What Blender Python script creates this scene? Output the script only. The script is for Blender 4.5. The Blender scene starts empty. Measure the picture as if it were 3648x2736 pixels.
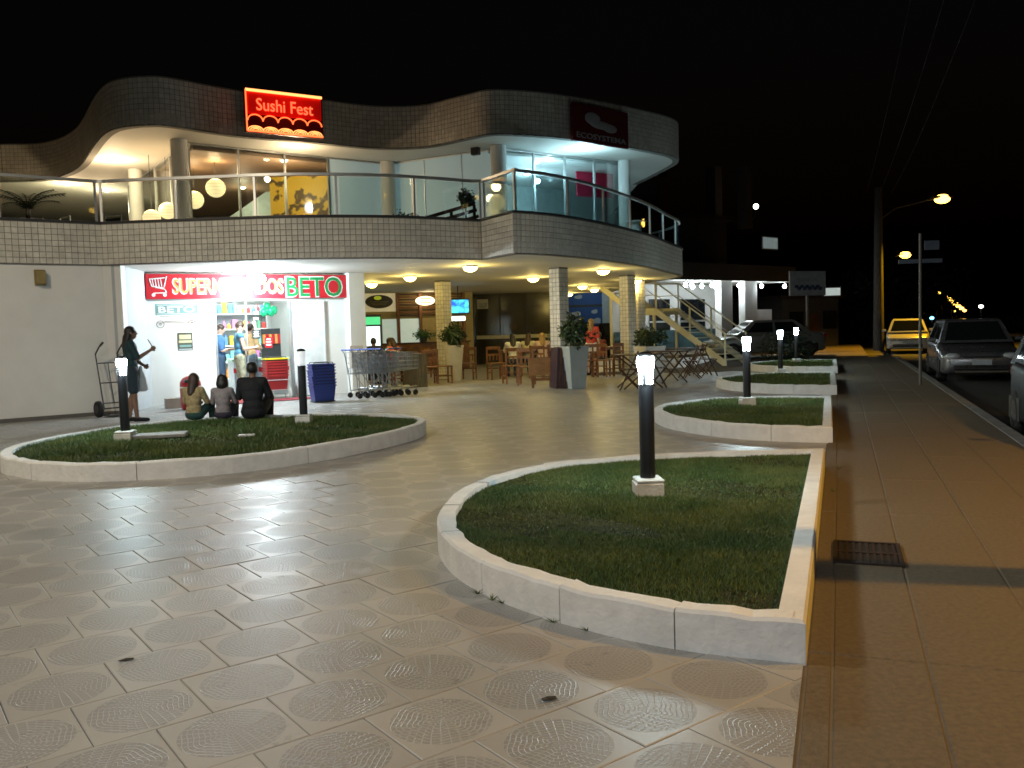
import bpy, bmesh, math, random
from mathutils import Vector, Matrix, Quaternion
random.seed(7)
sc = bpy.context.scene
C = sc.collection
PI = math.pi
R = math.radians
# ------------------------------------------------------------------ camera
FPX, PITCH, ROLL, HC = 3100.0, 0.0639, 0.0297, 1.396      # focal length in photo pixels, tilt, roll, eye height
cam = bpy.data.cameras.new('camera'); camo = bpy.data.objects.new('camera', cam); C.objects.link(camo)
cam.sensor_width = 36.0; cam.lens = FPX / 3648 * 36.0; cam.clip_start = 0.05; cam.clip_end = 2000
camo.matrix_world = Matrix.Translation((0, 0, HC)) @ Matrix.Rotation(PI/2 - PITCH, 4, 'X') @ Matrix.Rotation(-ROLL, 4, 'Z')
sc.camera = camo
# ------------------------------------------------------------------ night sky, moonless
w = bpy.data.worlds.new('World'); sc.world = w; w.use_nodes = True
wn = w.node_tree.nodes; wl = w.node_tree.links
bg = wn['Background']; sky = wn.new('ShaderNodeTexSky'); sky.sky_type = 'NISHITA'; sky.sun_disc = False
sky.sun_elevation = R(-2.5); sky.sun_rotation = R(200)
wl.new(sky.outputs['Color'], bg.inputs['Color']); bg.inputs['Strength'].default_value = 0.013
sc.view_settings.view_transform = 'Standard'; sc.view_settings.look = 'None'
sc.view_settings.exposure = 0.0; sc.view_settings.gamma = 1.0
cy = sc.cycles
cy.max_bounces = 7; cy.diffuse_bounces = 3; cy.glossy_bounces = 3; cy.transmission_bounces = 4; cy.transparent_max_bounces = 12
cy.sample_clamp_indirect = 4.0; cy.caustics_reflective = False; cy.caustics_refractive = False
cy.filter_width = 1.6; cy.use_denoising = True
SOD = (1.0, 0.50, 0.10); WARM = (1.0, 0.66, 0.22); WARMW = (1.0, 0.70, 0.40); COOL = (0.72, 0.92, 1.0); ICE = (0.55, 0.86, 1.0)
def lamp(kind, loc, power, col, size=0.1, name='lamp_light', spot=None, rot=None, parent=None):
    l = bpy.data.lights.new(name, kind); l.energy = power; l.color = col
    if kind == 'AREA': l.size = size
    else: l.shadow_soft_size = size
    if kind == 'SPOT': l.spot_size = R(spot or 140); l.spot_blend = 0.6
    o = bpy.data.objects.new(name, l); C.objects.link(o); o.location = loc
    if rot: o.rotation_euler = rot
    if parent: o.parent = parent
    return o
# ------------------------------------------------------------------ layout helpers
K = 3648 / 2212
def ray(x, y):
    x = x*K - 1824; y = y*K - 1368
    cr, sr = math.cos(ROLL), math.sin(ROLL)
    ix, iy = cr*x - sr*y, sr*x + cr*y
    c, s = math.cos(PITCH), math.sin(PITCH); u = -iy/FPX
    return Vector((ix/FPX, c + s*u, -s + c*u))
def P(x, y, z=0.0):
    r = ray(x, y); t = (z - HC)/r.z; return Vector((r.x*t, r.y*t, z))
def DY(x, y, Y):
    r = ray(x, y); t = Y/r.y; return Vector((r.x*t, Y, HC + r.z*t))
def on_wall(x, y, o, ang):
    r = ray(x, y); ax, ay = math.cos(ang), math.sin(ang)
    det = r.x*(-ay) + ax*r.y
    t = (o[0]*(-ay) + ax*o[1])/det; s = (r.x*o[1] - r.y*o[0])/det
    return (-s if False else (t*r.x - o[0])*ax + (t*r.y - o[1])*ay), HC + t*r.z
# ------------------------------------------------------------------ materials
MATS = {}
def mat(name, col, rough=0.6, metal=0.0, var=0.12, scale=6.0, bump=0.0, bscale=40.0, emit=None, es=0.0, spec=0.5, coat=0.0, trans=0.0, alpha=1.0):
    if name in MATS: return MATS[name]
    m = bpy.data.materials.new(name); m.use_nodes = True; MATS[name] = m
    nt = m.node_tree; n = nt.nodes; l = nt.links; b = n['Principled BSDF']
    b.inputs['Roughness'].default_value = rough; b.inputs['Metallic'].default_value = metal
    b.inputs['Specular IOR Level'].default_value = spec; b.inputs['Coat Weight'].default_value = coat
    b.inputs['Transmission Weight'].default_value = trans
    tc = n.new('ShaderNodeTexCoord')
    if var > 0:
        no = n.new('ShaderNodeTexNoise'); no.inputs['Scale'].default_value = scale; no.inputs['Detail'].default_value = 5
        l.new(tc.outputs['Object'], no.inputs['Vector'])
        r = n.new('ShaderNodeValToRGB'); e = r.color_ramp.elements
        e[0].position = 0.3; e[1].position = 0.7
        e[0].color = tuple(c*(1-var) for c in col) + (1,); e[1].color = tuple(min(1, c*(1+var)) for c in col) + (1,)
        l.new(no.outputs['Fac'], r.inputs['Fac']); l.new(r.outputs['Color'], b.inputs['Base Color'])
        rr = n.new('ShaderNodeMapRange'); rr.inputs['To Min'].default_value = max(0.03, rough*0.85); rr.inputs['To Max'].default_value = min(1, rough*1.15)
        l.new(no.outputs['Fac'], rr.inputs['Value']); l.new(rr.outputs['Result'], b.inputs['Roughness'])
    else: b.inputs['Base Color'].default_value = tuple(col) + (1,)
    if bump > 0:
        n2 = n.new('ShaderNodeTexNoise'); n2.inputs['Scale'].default_value = bscale; n2.inputs['Detail'].default_value = 6
        l.new(tc.outputs['Object'], n2.inputs['Vector'])
        bu = n.new('ShaderNodeBump'); bu.inputs['Strength'].default_value = bump; bu.inputs['Distance'].default_value = 0.01
        l.new(n2.outputs['Fac'], bu.inputs['Height']); l.new(bu.outputs['Normal'], b.inputs['Normal'])
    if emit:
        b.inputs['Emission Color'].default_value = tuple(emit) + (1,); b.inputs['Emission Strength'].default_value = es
    return m
def glass_mat(name, tint=(0.96, 0.985, 0.98), refl=0.10):
    if name in MATS: return MATS[name]
    m = bpy.data.materials.new(name); m.use_nodes = True; MATS[name] = m
    n = m.node_tree.nodes; l = m.node_tree.links
    for x in list(n): n.remove(x)
    out = n.new('ShaderNodeOutputMaterial'); mix = n.new('ShaderNodeMixShader'); tr = n.new('ShaderNodeBsdfTransparent'); gl = n.new('ShaderNodeBsdfGlossy')
    tr.inputs['Color'].default_value = tint + (1,); gl.inputs['Roughness'].default_value = 0.03
    fr = n.new('ShaderNodeFresnel'); fr.inputs['IOR'].default_value = 1.45
    ad = n.new('ShaderNodeMath'); ad.operation = 'MULTIPLY_ADD'; ad.inputs[1].default_value = 0.5; ad.inputs[2].default_value = refl*0.4
    l.new(fr.outputs['Fac'], ad.inputs[0]); l.new(ad.outputs[0], mix.inputs['Fac'])
    l.new(tr.outputs[0], mix.inputs[1]); l.new(gl.outputs[0], mix.inputs[2]); l.new(mix.outputs[0], out.inputs['Surface'])
    return m
def emat(name, col, es, sample=False):
    if name in MATS: return MATS[name]
    m = bpy.data.materials.new(name); m.use_nodes = True; MATS[name] = m
    b = m.node_tree.nodes['Principled BSDF']; b.inputs['Base Color'].default_value = tuple(min(1, c) for c in col) + (1,)
    b.inputs['Emission Color'].default_value = tuple(col) + (1,); b.inputs['Emission Strength'].default_value = es
    b.inputs['Roughness'].default_value = 0.4
    if not sample: m.cycles.emission_sampling = 'NONE'
    return m
# ------------------------------------------------------------------ mesh builder
class MB:
    def __init__(s): s.v = []; s.f = []
    def add(s, v, f, M=None):
        b = len(s.v)
        s.v += [tuple(M @ Vector(p)) for p in v] if M else [tuple(p) for p in v]
        s.f += [tuple(b+i for i in q) for q in f]; return s
    def box(s, c, d, rz=0.0, M=None, bev=0.0):
        x, y, z = d[0]/2, d[1]/2, d[2]/2
        T = Matrix.Translation(c) @ Matrix.Rotation(rz, 4, 'Z')
        if M: T = M @ T
        if bev > 0:
            bev = min(bev, x*.9, y*.9, z*.9); v = []
            for sz in (-1, 1):
                for (ix, iy) in ((x-bev, y), (x, y-bev)):
                    pass
            pts = lambda X, Y, Z: [(-X, -Y, Z), (X, -Y, Z), (X, Y, Z), (-X, Y, Z)]
            v = pts(x-bev, y-bev, -z) + pts(x, y, -z+bev) + pts(x, y, z-bev) + pts(x-bev, y-bev, z)
            f = [(3, 2, 1, 0), (12, 13, 14, 15)]
            for k in range(3):
                for i in range(4):
                    j = (i+1) % 4; f.append((4*k+i, 4*k+j, 4*k+4+j, 4*k+4+i))
            return s.add(v, f, T)
        v = [(-x, -y, -z), (x, -y, -z), (x, y, -z), (-x, y, -z), (-x, -y, z), (x, -y, z), (x, y, z), (-x, y, z)]
        return s.add(v, [(3, 2, 1, 0), (4, 5, 6, 7), (0, 1, 5, 4), (1, 2, 6, 5), (2, 3, 7, 6), (3, 0, 4, 7)], T)
    def bx(s, x0, x1, y0, y1, z0, z1, bev=0.0):
        return s.box(((x0+x1)/2, (y0+y1)/2, (z0+z1)/2), (abs(x1-x0), abs(y1-y0), abs(z1-z0)), bev=bev)
    def tube(s, p, q, r1, r2=None, n=8, cap=True):
        p = Vector(p); q = Vector(q); r2 = r1 if r2 is None else r2; d = q-p
        if d.length < 1e-6: return s
        qt = d.to_track_quat('Z', 'Y'); v = []
        for (c, r) in ((p, r1), (q, r2)):
            for i in range(n):
                a = 2*PI*i/n; v.append(tuple(c + qt @ Vector((r*math.cos(a), r*math.sin(a), 0))))
        f = [(i, (i+1) % n, n+(i+1) % n, n+i) for i in range(n)]
        if cap: f += [tuple(range(n-1, -1, -1)), tuple(range(n, 2*n))]
        return s.add(v, f)
    def path(s, pts, r, n=6):
        for a, b in zip(pts, pts[1:]): s.tube(a, b, r, n=n)
        return s
    def lathe(s, prof, n=20, M=None, cap=True):
        v = []; f = []
        for (r, z) in prof:
            for i in range(n): a = 2*PI*i/n; v.append((r*math.cos(a), r*math.sin(a), z))
        for k in range(len(prof)-1):
            for i in range(n): j = (i+1) % n; f.append((k*n+i, k*n+j, (k+1)*n+j, (k+1)*n+i))
        if cap: f += [tuple(range(n-1, -1, -1)), tuple((len(prof)-1)*n+i for i in range(n))]
        return s.add(v, f, M)
    def ell(s, c, r, M=None, n=14, m=9):
        v = [(0, 0, -1)]; f = []
        for k in range(1, m):
            t = -PI/2 + PI*k/m
            for i in range(n): a = 2*PI*i/n; v.append((math.cos(t)*math.cos(a), math.cos(t)*math.sin(a), math.sin(t)))
        v.append((0, 0, 1)); top = len(v)-1
        for i in range(n): f.append((0, 1+(i+1) % n, 1+i))
        for k in range(m-2):
            for i in range(n): j = (i+1) % n; b = 1+k*n; f.append((b+i, b+j, b+n+j, b+n+i))
        b = 1+(m-2)*n
        for i in range(n): f.append((b+i, b+(i+1) % n, top))
        T = Matrix.Translation(c) @ (M if M else Matrix()) @ Matrix.Diagonal((r[0], r[1], r[2], 1))
        return s.add(v, f, T)
    def cap(s, p, q, r1, r2, n=12):
        s.tube(p, q, r1, r2, n=n); s.ell(p, (r1,)*3, n=n, m=8); return s.ell(q, (r2,)*3, n=n, m=8)
    def prism(s, poly, z0, z1):
        n = len(poly); v = [(p[0], p[1], z0) for p in poly] + [(p[0], p[1], z1) for p in poly]
        return s.add(v, [tuple(range(n-1, -1, -1)), tuple(range(n, 2*n))] + [(i, (i+1) % n, n+(i+1) % n, n+i) for i in range(n)])
    def loft(s, secs, cap=True, closed=True):
        n = len(secs[0]); v = [p for q in secs for p in q]; f = []
        for k in range(len(secs)-1):
            for i in range(n if closed else n-1): j = (i+1) % n; f.append((k*n+i, k*n+j, (k+1)*n+j, (k+1)*n+i))
        if cap: f += [tuple(range(n-1, -1, -1)), tuple((len(secs)-1)*n+i for i in range(n))]
        return s.add(v, f)
    def ribbon(s, path, z0, z1, th, closed=False):
        """wall of thickness th to the left of a plan path"""
        L = offset(path, th); n = len(path)
        v = [(p[0], p[1], z0) for p in path] + [(p[0], p[1], z1) for p in path] + [(p[0], p[1], z0) for p in L] + [(p[0], p[1], z1) for p in L]
        f = []
        for i in range(n-1):
            f += [(i, i+1, n+i+1, n+i), (2*n+i+1, 2*n+i, 3*n+i, 3*n+i+1), (n+i, n+i+1, 3*n+i+1, 3*n+i), (2*n+i, 2*n+i+1, i+1, i)]
        f += [(0, n, 3*n, 2*n), (n-1, 3*n-1, 4*n-1, 2*n-1)]
        return s.add(v, f)
    def mesh(s, name, m=None, smooth=False):
        me = bpy.data.meshes.new(name); me.from_pydata(s.v, [], s.f)
        if m: me.materials.append(m)
        if smooth: me.polygons.foreach_set('use_smooth', [True]*len(me.polygons))
        me.update(); return me
    def build(s, name, m=None, parent=None, smooth=False, loc=None, rz=None):
        o = bpy.data.objects.new(name, s.mesh(name, m, smooth)); C.objects.link(o)
        if parent: o.parent = parent
        if loc is not None: o.location = loc
        if rz is not None: o.rotation_euler = (0, 0, rz)
        if smooth and len(s.f) < 20000:
            try: o.data.shade_smooth_by_angle = None
            except Exception: pass
        return o
def offset(path, th):
    out = []
    for i, p in enumerate(path):
        a = path[max(i-1, 0)]; b = path[min(i+1, len(path)-1)]
        d = Vector((b[0]-a[0], b[1]-a[1])).normalized(); out.append((p[0]-d.y*th, p[1]+d.x*th))
    return out
def catmull(pts, n=6, closed=False):
    out = []; N = len(pts)
    for i in range(N if closed else N-1):
        g = (lambda k: pts[k % N]) if closed else (lambda k: pts[min(max(k, 0), N-1)])
        p0, p1, p2, p3 = (Vector(g(i-1)), Vector(g(i)), Vector(g(i+1)), Vector(g(i+2)))
        for k in range(n):
            t = k/n
            out.append(tuple(0.5*((2*p1) + (p2-p0)*t + (2*p0-5*p1+4*p2-p3)*t*t + (3*p1-p0-3*p2+p3)*t**3)))
    if not closed: out.append(tuple(pts[-1]))
    return out
def resample(path, step):
    out = []; acc = 0.0
    for a, b in zip(path, path[1:]):
        a = Vector(a); b = Vector(b); L = (b-a).length
        if L < 1e-9: continue
        t = -acc if False else (step-acc if acc > 0 else 0)
        while t <= L:
            out.append((tuple(a+(b-a)*(t/L)), math.atan2(b.y-a.y, b.x-a.x))); t += step
        acc = L-(t-step)
    return out
def tag(o, label, cat, group=None, kind=None):
    if label: o['label'] = label
    if cat: o['category'] = cat
    if group: o['group'] = group
    if kind: o['kind'] = kind
    return o
def thing(name, label, cat, loc=(0, 0, 0), rz=0.0, group=None):
    o = bpy.data.objects.new(name, None); C.objects.link(o); o.empty_display_size = 0.1
    o.location = loc; o.rotation_euler = (0, 0, rz)
    return tag(o, label, cat, group)
def structure(o): o['kind'] = 'structure'; return o
def dup(o, label, loc=None, rz=None, parent=None, scale=None):
    c = o.copy(); C.objects.link(c)
    if parent: c.parent = parent
    if label: c['label'] = label
    if loc is not None: c.location = loc
    if rz is not None: c.rotation_euler = (0, 0, rz)
    if scale is not None: c.scale = scale
    for ch in list(o.children): dup(ch, None, parent=c)
    return c
def text_mesh(txt, size, depth=0.01, off=0.0, space=1.0):
    cu = bpy.data.curves.new('lettering', 'FONT'); cu.body = txt; cu.size = size; cu.extrude = depth; cu.offset = off; cu.space_character = space
    cu.align_x = 'LEFT'; cu.align_y = 'BOTTOM_BASELINE'; cu.resolution_u = 3
    o = bpy.data.objects.new('lettering', cu); C.objects.link(o)
    dg = bpy.context.evaluated_depsgraph_get(); me = bpy.data.meshes.new_from_object(o.evaluated_get(dg))
    bpy.data.objects.remove(o); bpy.data.curves.remove(cu); return me
def letters(txt, x0, x1, z0, z1, m, parent, y=0.0, depth=0.01, off=0.0, name='lettering', z_slope=0.0):
    """lettering fitted to a rectangle on a wall frame (x right, z up, y towards the back)"""
    me = text_mesh(txt, 1.0, 0.5, off)
    xs = [v.co.x for v in me.vertices]; ys = [v.co.y for v in me.vertices]
    ax, bx, ay, by = min(xs), max(xs), min(ys), max(ys)
    for v in me.vertices:
        X = x0 + (v.co.x-ax)/(bx-ax)*(x1-x0); Z = z0 + (v.co.y-ay)/(by-ay)*(z1-z0)
        v.co = (X, y - (v.co.z+0.5)*depth, Z + z_slope*X)
    me.materials.clear(); me.materials.append(m); me.name = name
    o = bpy.data.objects.new(name, me); C.objects.link(o)
    if parent: o.parent = parent
    return o
# ================================================================== ground, road, sidewalk
SD = Vector((0.3536, 0.9354)); SN = Vector((0.9354, -0.3536)); S0 = Vector((1.16, 3.45))     # street axis, from the near planter corner
def ST(along, off): p = S0 + SD*along + SN*off; return (p.x, p.y)
m_asph = mat('asphalt', (0.045, 0.043, 0.042), 0.85, var=0.25, scale=3, bump=0.5, bscale=120)
m_earth = mat('bare_ground', (0.07, 0.065, 0.055), 0.95, var=0.3, scale=0.6, bump=0.3)
m_conc = mat('sidewalk_concrete', (0.15, 0.115, 0.072), 0.8, var=0.22, scale=38, bump=0.7, bscale=170)
m_kerbst = mat('kerb_concrete', (0.24, 0.22, 0.2), 0.8, var=0.25, scale=5, bump=0.4)
structure(MB().add([(-900, -400, -0.35), (900, -400, -0.35), (900, 1500, -0.35), (-900, 1500, -0.35)], [(0, 1, 2, 3)]).build('ground', m_earth))
rd = MB(); q = [ST(-60, 2.12), ST(-60, 11), ST(420, 11), ST(420, 2.12)]
rd.add([(p[0], p[1], -0.16) for p in q], [(0, 1, 2, 3)]); structure(rd.build('road', m_asph))
sw = MB(); q = [ST(-9, -0.02), ST(-9, 2.1), ST(30.2, 2.1), ST(30.2, -0.02)]
sw.prism(q, -0.34, -0.0065); sidewalk = structure(sw.build('sidewalk', mat('joint_mortar', (0.15, 0.12, 0.085), 0.95)))
offs = [0.0, 0.1, 0.46, 0.94, 1.42, 1.93]
tr = [0.15+1.43*k for k in range(-6, 22)]
for k in range(len(tr)-1):
    for j in range(5):
        a0, a1 = tr[k]+0.0035, tr[k+1]-0.0035; o0, o1 = offs[j]+0.003, offs[j+1]-0.003
        hz = random.uniform(-0.003, 0.002)
        mb = MB(); g = 0.006
        c = [ST(a0, o0), ST(a0, o1), ST(a1, o1), ST(a1, o0)]; ci = [ST(a0+g, o0+g), ST(a0+g, o1-g), ST(a1-g, o1-g), ST(a1-g, o0+g)]
        mb.loft([[(p[0], p[1], -0.03) for p in c], [(p[0], p[1], hz-0.006) for p in c], [(p[0], p[1], hz) for p in ci]])
        mb.build('paving_slab', m_conc, sidewalk)
for k in range(38):
    mb = MB(); a0, a1 = -8+k*1.0+0.004, -7+k*1.0-0.004
    c = [ST(a0, 1.935), ST(a0, 2.1), ST(a1, 2.1), ST(a1, 1.935)]; ci = [ST(a0+.01, 1.94), ST(a0+.01, 2.08), ST(a1-.01, 2.08), ST(a1-.01, 1.94)]
    mb.loft([[(p[0], p[1], -0.3) for p in c], [(p[0], p[1], -0.012) for p in c], [(p[0], p[1], 0.004) for p in ci]])
    mb.build('kerb_stone', m_kerbst, sidewalk)
# pavement of the next block, beyond the side street
nb = MB(); nb.prism([ST(34, -3), ST(34, 1.2), ST(160, 1.2), ST(160, -3)], -0.4, -0.12); structure(nb.build('far_pavement', m_conc))
# drain grate
gx, gy = ST(1.85, 0.28); ga = math.atan2(SD.y, SD.x) - PI/2
g = thing('drain_grate', 'dark rusty iron drain grate set in the sidewalk beside the near planter', 'drain grate', (gx, gy, 0), ga)
m_iron = mat('rusty_iron', (0.035, 0.022, 0.016), 0.75, 0.4, var=0.4, scale=20, bump=0.4)
mb = MB(); mb.bx(-.19, .19, -.26, -.235, -.01, .012).bx(-.19, .19, .235, .26, -.01, .012).bx(-.19, -.165, -.235, .235, -.01, .012).bx(.165, .19, -.235, .235, -.01, .012).bx(-.165, .165, -.02, .02, -.01, .011); mb.build('frame', m_iron, g)
for i in range(9):
    MB().bx(-.15+i*.0375-.008, -.15+i*.0375+.008, -.235, -.02, -.008, .009).build('bar', m_iron, g); MB().bx(-.15+i*.0375-.008, -.15+i*.0375+.008, .02, .235, -.008, .009).build('bar', m_iron, g)
MB().bx(-.165, .165, -.235, .235, 0.0015, 0.003).build('sump', mat('drain_dark', (0.012, 0.01, 0.01), 0.95), g)
# ================================================================== plaza with relief tiles
TS = 0.41; TH = R(37.01); TO = Vector((-0.9036, 2.836)); TU = Vector((math.cos(TH), math.sin(TH))); TV = Vector((-TU.y, TU.x))
m_tile = bpy.data.materials.new('relief_tile'); m_tile.use_nodes = True
def tile_nodes(m):
    n = m.node_tree.nodes; l = m.node_tree.links; b = n['Principled BSDF']
    uv = n.new('ShaderNodeUVMap'); sep = n.new('ShaderNodeSeparateXYZ'); l.new(uv.outputs[0], sep.inputs[0])
    def M(op, a, bb=None, c=None):
        x = n.new('ShaderNodeMath'); x.operation = op
        for i, q in enumerate((a, bb, c)):
            if q is None: continue
            if isinstance(q, (int, float)): x.inputs[i].default_value = q
            else: l.new(q, x.inputs[i])
        return x.outputs[0]
    fx = M('SUBTRACT', M('FRACT', sep.outputs[0]), 0.5); fy = M('SUBTRACT', M('FRACT', sep.outputs[1]), 0.5)
    r = M('SQRT', M('ADD', M('MULTIPLY', fx, fx), M('MULTIPLY', fy, fy))); th = M('ARCTAN2', fy, fx)
    # rings bent into fans, cut into small cobbles
    rw = M('ADD', r, M('MULTIPLY', M('SINE', M('MULTIPLY', th, 6)), 0.018))
    ring = M('MULTIPLY', rw, 21.0); ri = M('FLOOR', ring); rf = M('FRACT', ring)
    cnt = M('ADD', M('MULTIPLY', ri, 3.0), 7.0)
    sp = M('FRACT', M('ADD', M('MULTIPLY', M('DIVIDE', th, 2*PI), cnt), M('MULTIPLY', ri, 0.5)))
    e1 = M('ABSOLUTE', M('SUBTRACT', rf, 0.5)); e2 = M('ABSOLUTE', M('SUBTRACT', sp, 0.5))
    gap = M('MAXIMUM', M('SMOOTH_MIN', M('MULTIPLY', M('SUBTRACT', e1, 0.32), 6.0), 1.0, 0.1), M('MULTIPLY', M('SUBTRACT', e2, 0.38), 8.0))
    gap = M('MINIMUM', M('MAXIMUM', gap, 0.0), 1.0)
    ins = M('LESS_THAN', r, 0.452)
    pat = M('MULTIPLY', gap, ins)                       # 1 on the raised seams of the medallion
    h = M('SUBTRACT', M('MULTIPLY', pat, 1.0), M('MULTIPLY', ins, 0.55))
    tc = n.new('ShaderNodeTexCoord'); no = n.new('ShaderNodeTexNoise'); no.inputs['Scale'].default_value = 3.0; no.inputs['Detail'].default_value = 8
    l.new(tc.outputs['Object'], no.inputs['Vector'])
    geo = n.new('ShaderNodeNewGeometry'); no2 = n.new('ShaderNodeTexNoise'); no2.inputs['Scale'].default_value = 0.9; no2.inputs['Detail'].default_value = 6
    l.new(geo.outputs['Position'], no2.inputs['Vector'])
    mx = n.new('ShaderNodeMix'); mx.data_type = 'RGBA'; mx.inputs[6].default_value = (0.42, 0.412, 0.395, 1); mx.inputs[7].default_value = (0.21, 0.215, 0.225, 1)
    l.new(M('MULTIPLY', M('SUBTRACT', 1.0, pat), M('MULTIPLY', ins, 0.5)), mx.inputs[0])
    hs = n.new('ShaderNodeHueSaturation'); l.new(mx.outputs[2], hs.inputs['Color']); vo = n.new('ShaderNodeTexNoise'); vo.inputs['Scale'].default_value = 9.0; vo.inputs['Detail'].default_value = 10; vo.inputs['Roughness'].default_value = .75; l.new(geo.outputs['Position'], vo.inputs['Vector'])
    stn = M('SMOOTH_MIN', M('MULTIPLY', M('MAXIMUM', M('SUBTRACT', vo.outputs['Fac'], 0.585), 0.0), 3.5), 0.4, 0.1)
    oi = n.new('ShaderNodeObjectInfo'); rv = M('ADD', M('MULTIPLY', oi.outputs['Random'], 0.14), M('MULTIPLY', geo.outputs['Random Per Island'], 0.1))
    l.new(M('SUBTRACT', M('ADD', M('MULTIPLY_ADD', no2.outputs['Fac'], 0.7, 0.45), rv), stn), hs.inputs['Value'])
    l.new(hs.outputs['Color'], b.inputs['Base Color'])
    l.new(M('MULTIPLY_ADD', no2.outputs['Fac'], 0.25, 0.27), b.inputs['Roughness'])
    bu = n.new('ShaderNodeBump'); bu.inputs['Strength'].default_value = 0.4; bu.inputs['Distance'].default_value = 0.0025
    l.new(M('ADD', h, M('MULTIPLY', no.outputs['Fac'], 0.25)), bu.inputs['Height']); l.new(bu.outputs['Normal'], b.inputs['Normal'])
    b.inputs['Specular IOR Level'].default_value = 0.36
tile_nodes(m_tile)
m_grout = mat('tile_grout', (0.06, 0.052, 0.045), 0.95)
pl = MB(); q = [(-40, -8), ST(-12.5, 0.0), ST(33, 0.0), (-40, 60)]
pl.add([(p[0], p[1], -0.012) for p in q], [(0, 1, 2, 3)]); plaza = structure(pl.build('plaza', m_grout))
PLANT_L = [(-5.62, 9.45), (-5.2, 9.02), (-4.72, 8.72), (-3.95, 8.55), (-2.88, 8.83), (-2.09, 9.54), (-1.48, 10.6), (-1.2, 11.5), (-1.3, 12.3), (-1.85, 12.97), (-2.7, 13.3), (-3.62, 13.4), (-4.93, 13.05), (-5.64, 12.3), (-5.98, 11.1), (-5.95, 10.19)]
PLANT_F = [(0.8, 3.59), (0.47, 3.79), (0.13, 4.1), (-.14, 4.45), (-.37, 4.9), (-.5, 5.45), (-.51, 6.02), (-.41, 6.66), (-.13, 7.27), (.37, 7.82), (1.1, 8.09), (2.0, 8.19)]
PLANT_2 = [(3.15, 9.95), (2.76, 10.22), (2.36, 10.75), (2.08, 11.5), (2.02, 12.3), (2.18, 13.0), (2.6, 13.6), (3.3, 14.05), (4.1, 14.1)]
def outline(pts, c0=None, c1=None):
    if c0 is None: return catmull(pts, 5, True)
    return [c0] + catmull([c0]+pts+[c1], 5)[1:-1] + [c1]
OL_L = outline(PLANT_L); OL_F = outline(PLANT_F, (1.16, 3.45), (2.93, 8.14))
OL_2 = outline(PLANT_2, (3.6, 9.75), (5.1, 13.85))
OL_3 = [(p[0]+2.37, p[1]+6.2) for p in OL_2]; OL_4 = [(p[0]+4.75, p[1]+12.5) for p in OL_2]
def inside(p, poly):
    c = False; n = len(poly)
    for i in range(n):
        a, b = poly[i], poly[i-1]
        if (a[1] > p[1]) != (b[1] > p[1]) and p[0] < (b[0]-a[0])*(p[1]-a[1])/(b[1]-a[1])+a[0]: c = not c
    return c
def street_side(p): return (p[0]-S0.x)*SN.x + (p[1]-S0.y)*SN.y      # > 0 beyond the plaza edge
def in_view(p):
    x, y = p
    if y < 1.9: return False
    return abs(x)/y < 0.66
tiles = []
for r in range(-14, 62):
    for c in range(-34, 50):
        u0 = c + (0.5 if r % 2 == 0 else 0.0)
        ctr = TO + TU*(u0+.5)*TS + TV*(r+.5)*TS
        if ctr.y > 24.5 or ctr.y < 0.8 or ctr.x < -12 or street_side(ctr) > 0.3: continue
        if abs(ctr.x) > 1.0 + ctr.y*0.75: continue
        cs = [TO + TU*(u0+du)*TS + TV*(r+dv)*TS for du, dv in ((0, 0), (1, 0), (1, 1), (0, 1))]
        if any(all(inside(k, o) for k in cs) for o in (OL_L, OL_F, OL_2, OL_3)): continue
        if ctr.y > 19.8 and ctr.x < -4.6: continue
        tiles.append((ctr.length + (0 if in_view(ctr) else 50), r, c, ctr, cs))
tiles.sort(key=lambda t: t[0])
HT = 0.5 - 0.0055
def tile_geo():
    v = []; g = 0.008
    for (h, z) in ((HT, -0.011), (HT, -0.0025), (HT-g, 0.0)):
        v += [(-h, -h, z), (h, -h, z), (h, h, z), (-h, h, z)]
    f = [(8, 9, 10, 11)]
    for k in range(2):
        for i in range(4): j = (i+1) % 4; f.append((4*k+i, 4*k+j, 4*k+4+j, 4*k+4+i))
    return v, f
tv, tf = tile_geo()
def put_uv(me, uvs):
    lay = me.uv_layers.new(name='UVMap')
    for li, lp in enumerate(me.loops): lay.data[li].uv = uvs[lp.vertex_index]
tme = bpy.data.meshes.new('tile'); tme.from_pydata([(x*TS, y*TS, z) for x, y, z in tv], [], tf); tme.materials.append(m_tile); put_uv(tme, [(x+.5, y+.5) for x, y, z in tv])
rest = MB(); rest_uv = []; single = 0
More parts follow.
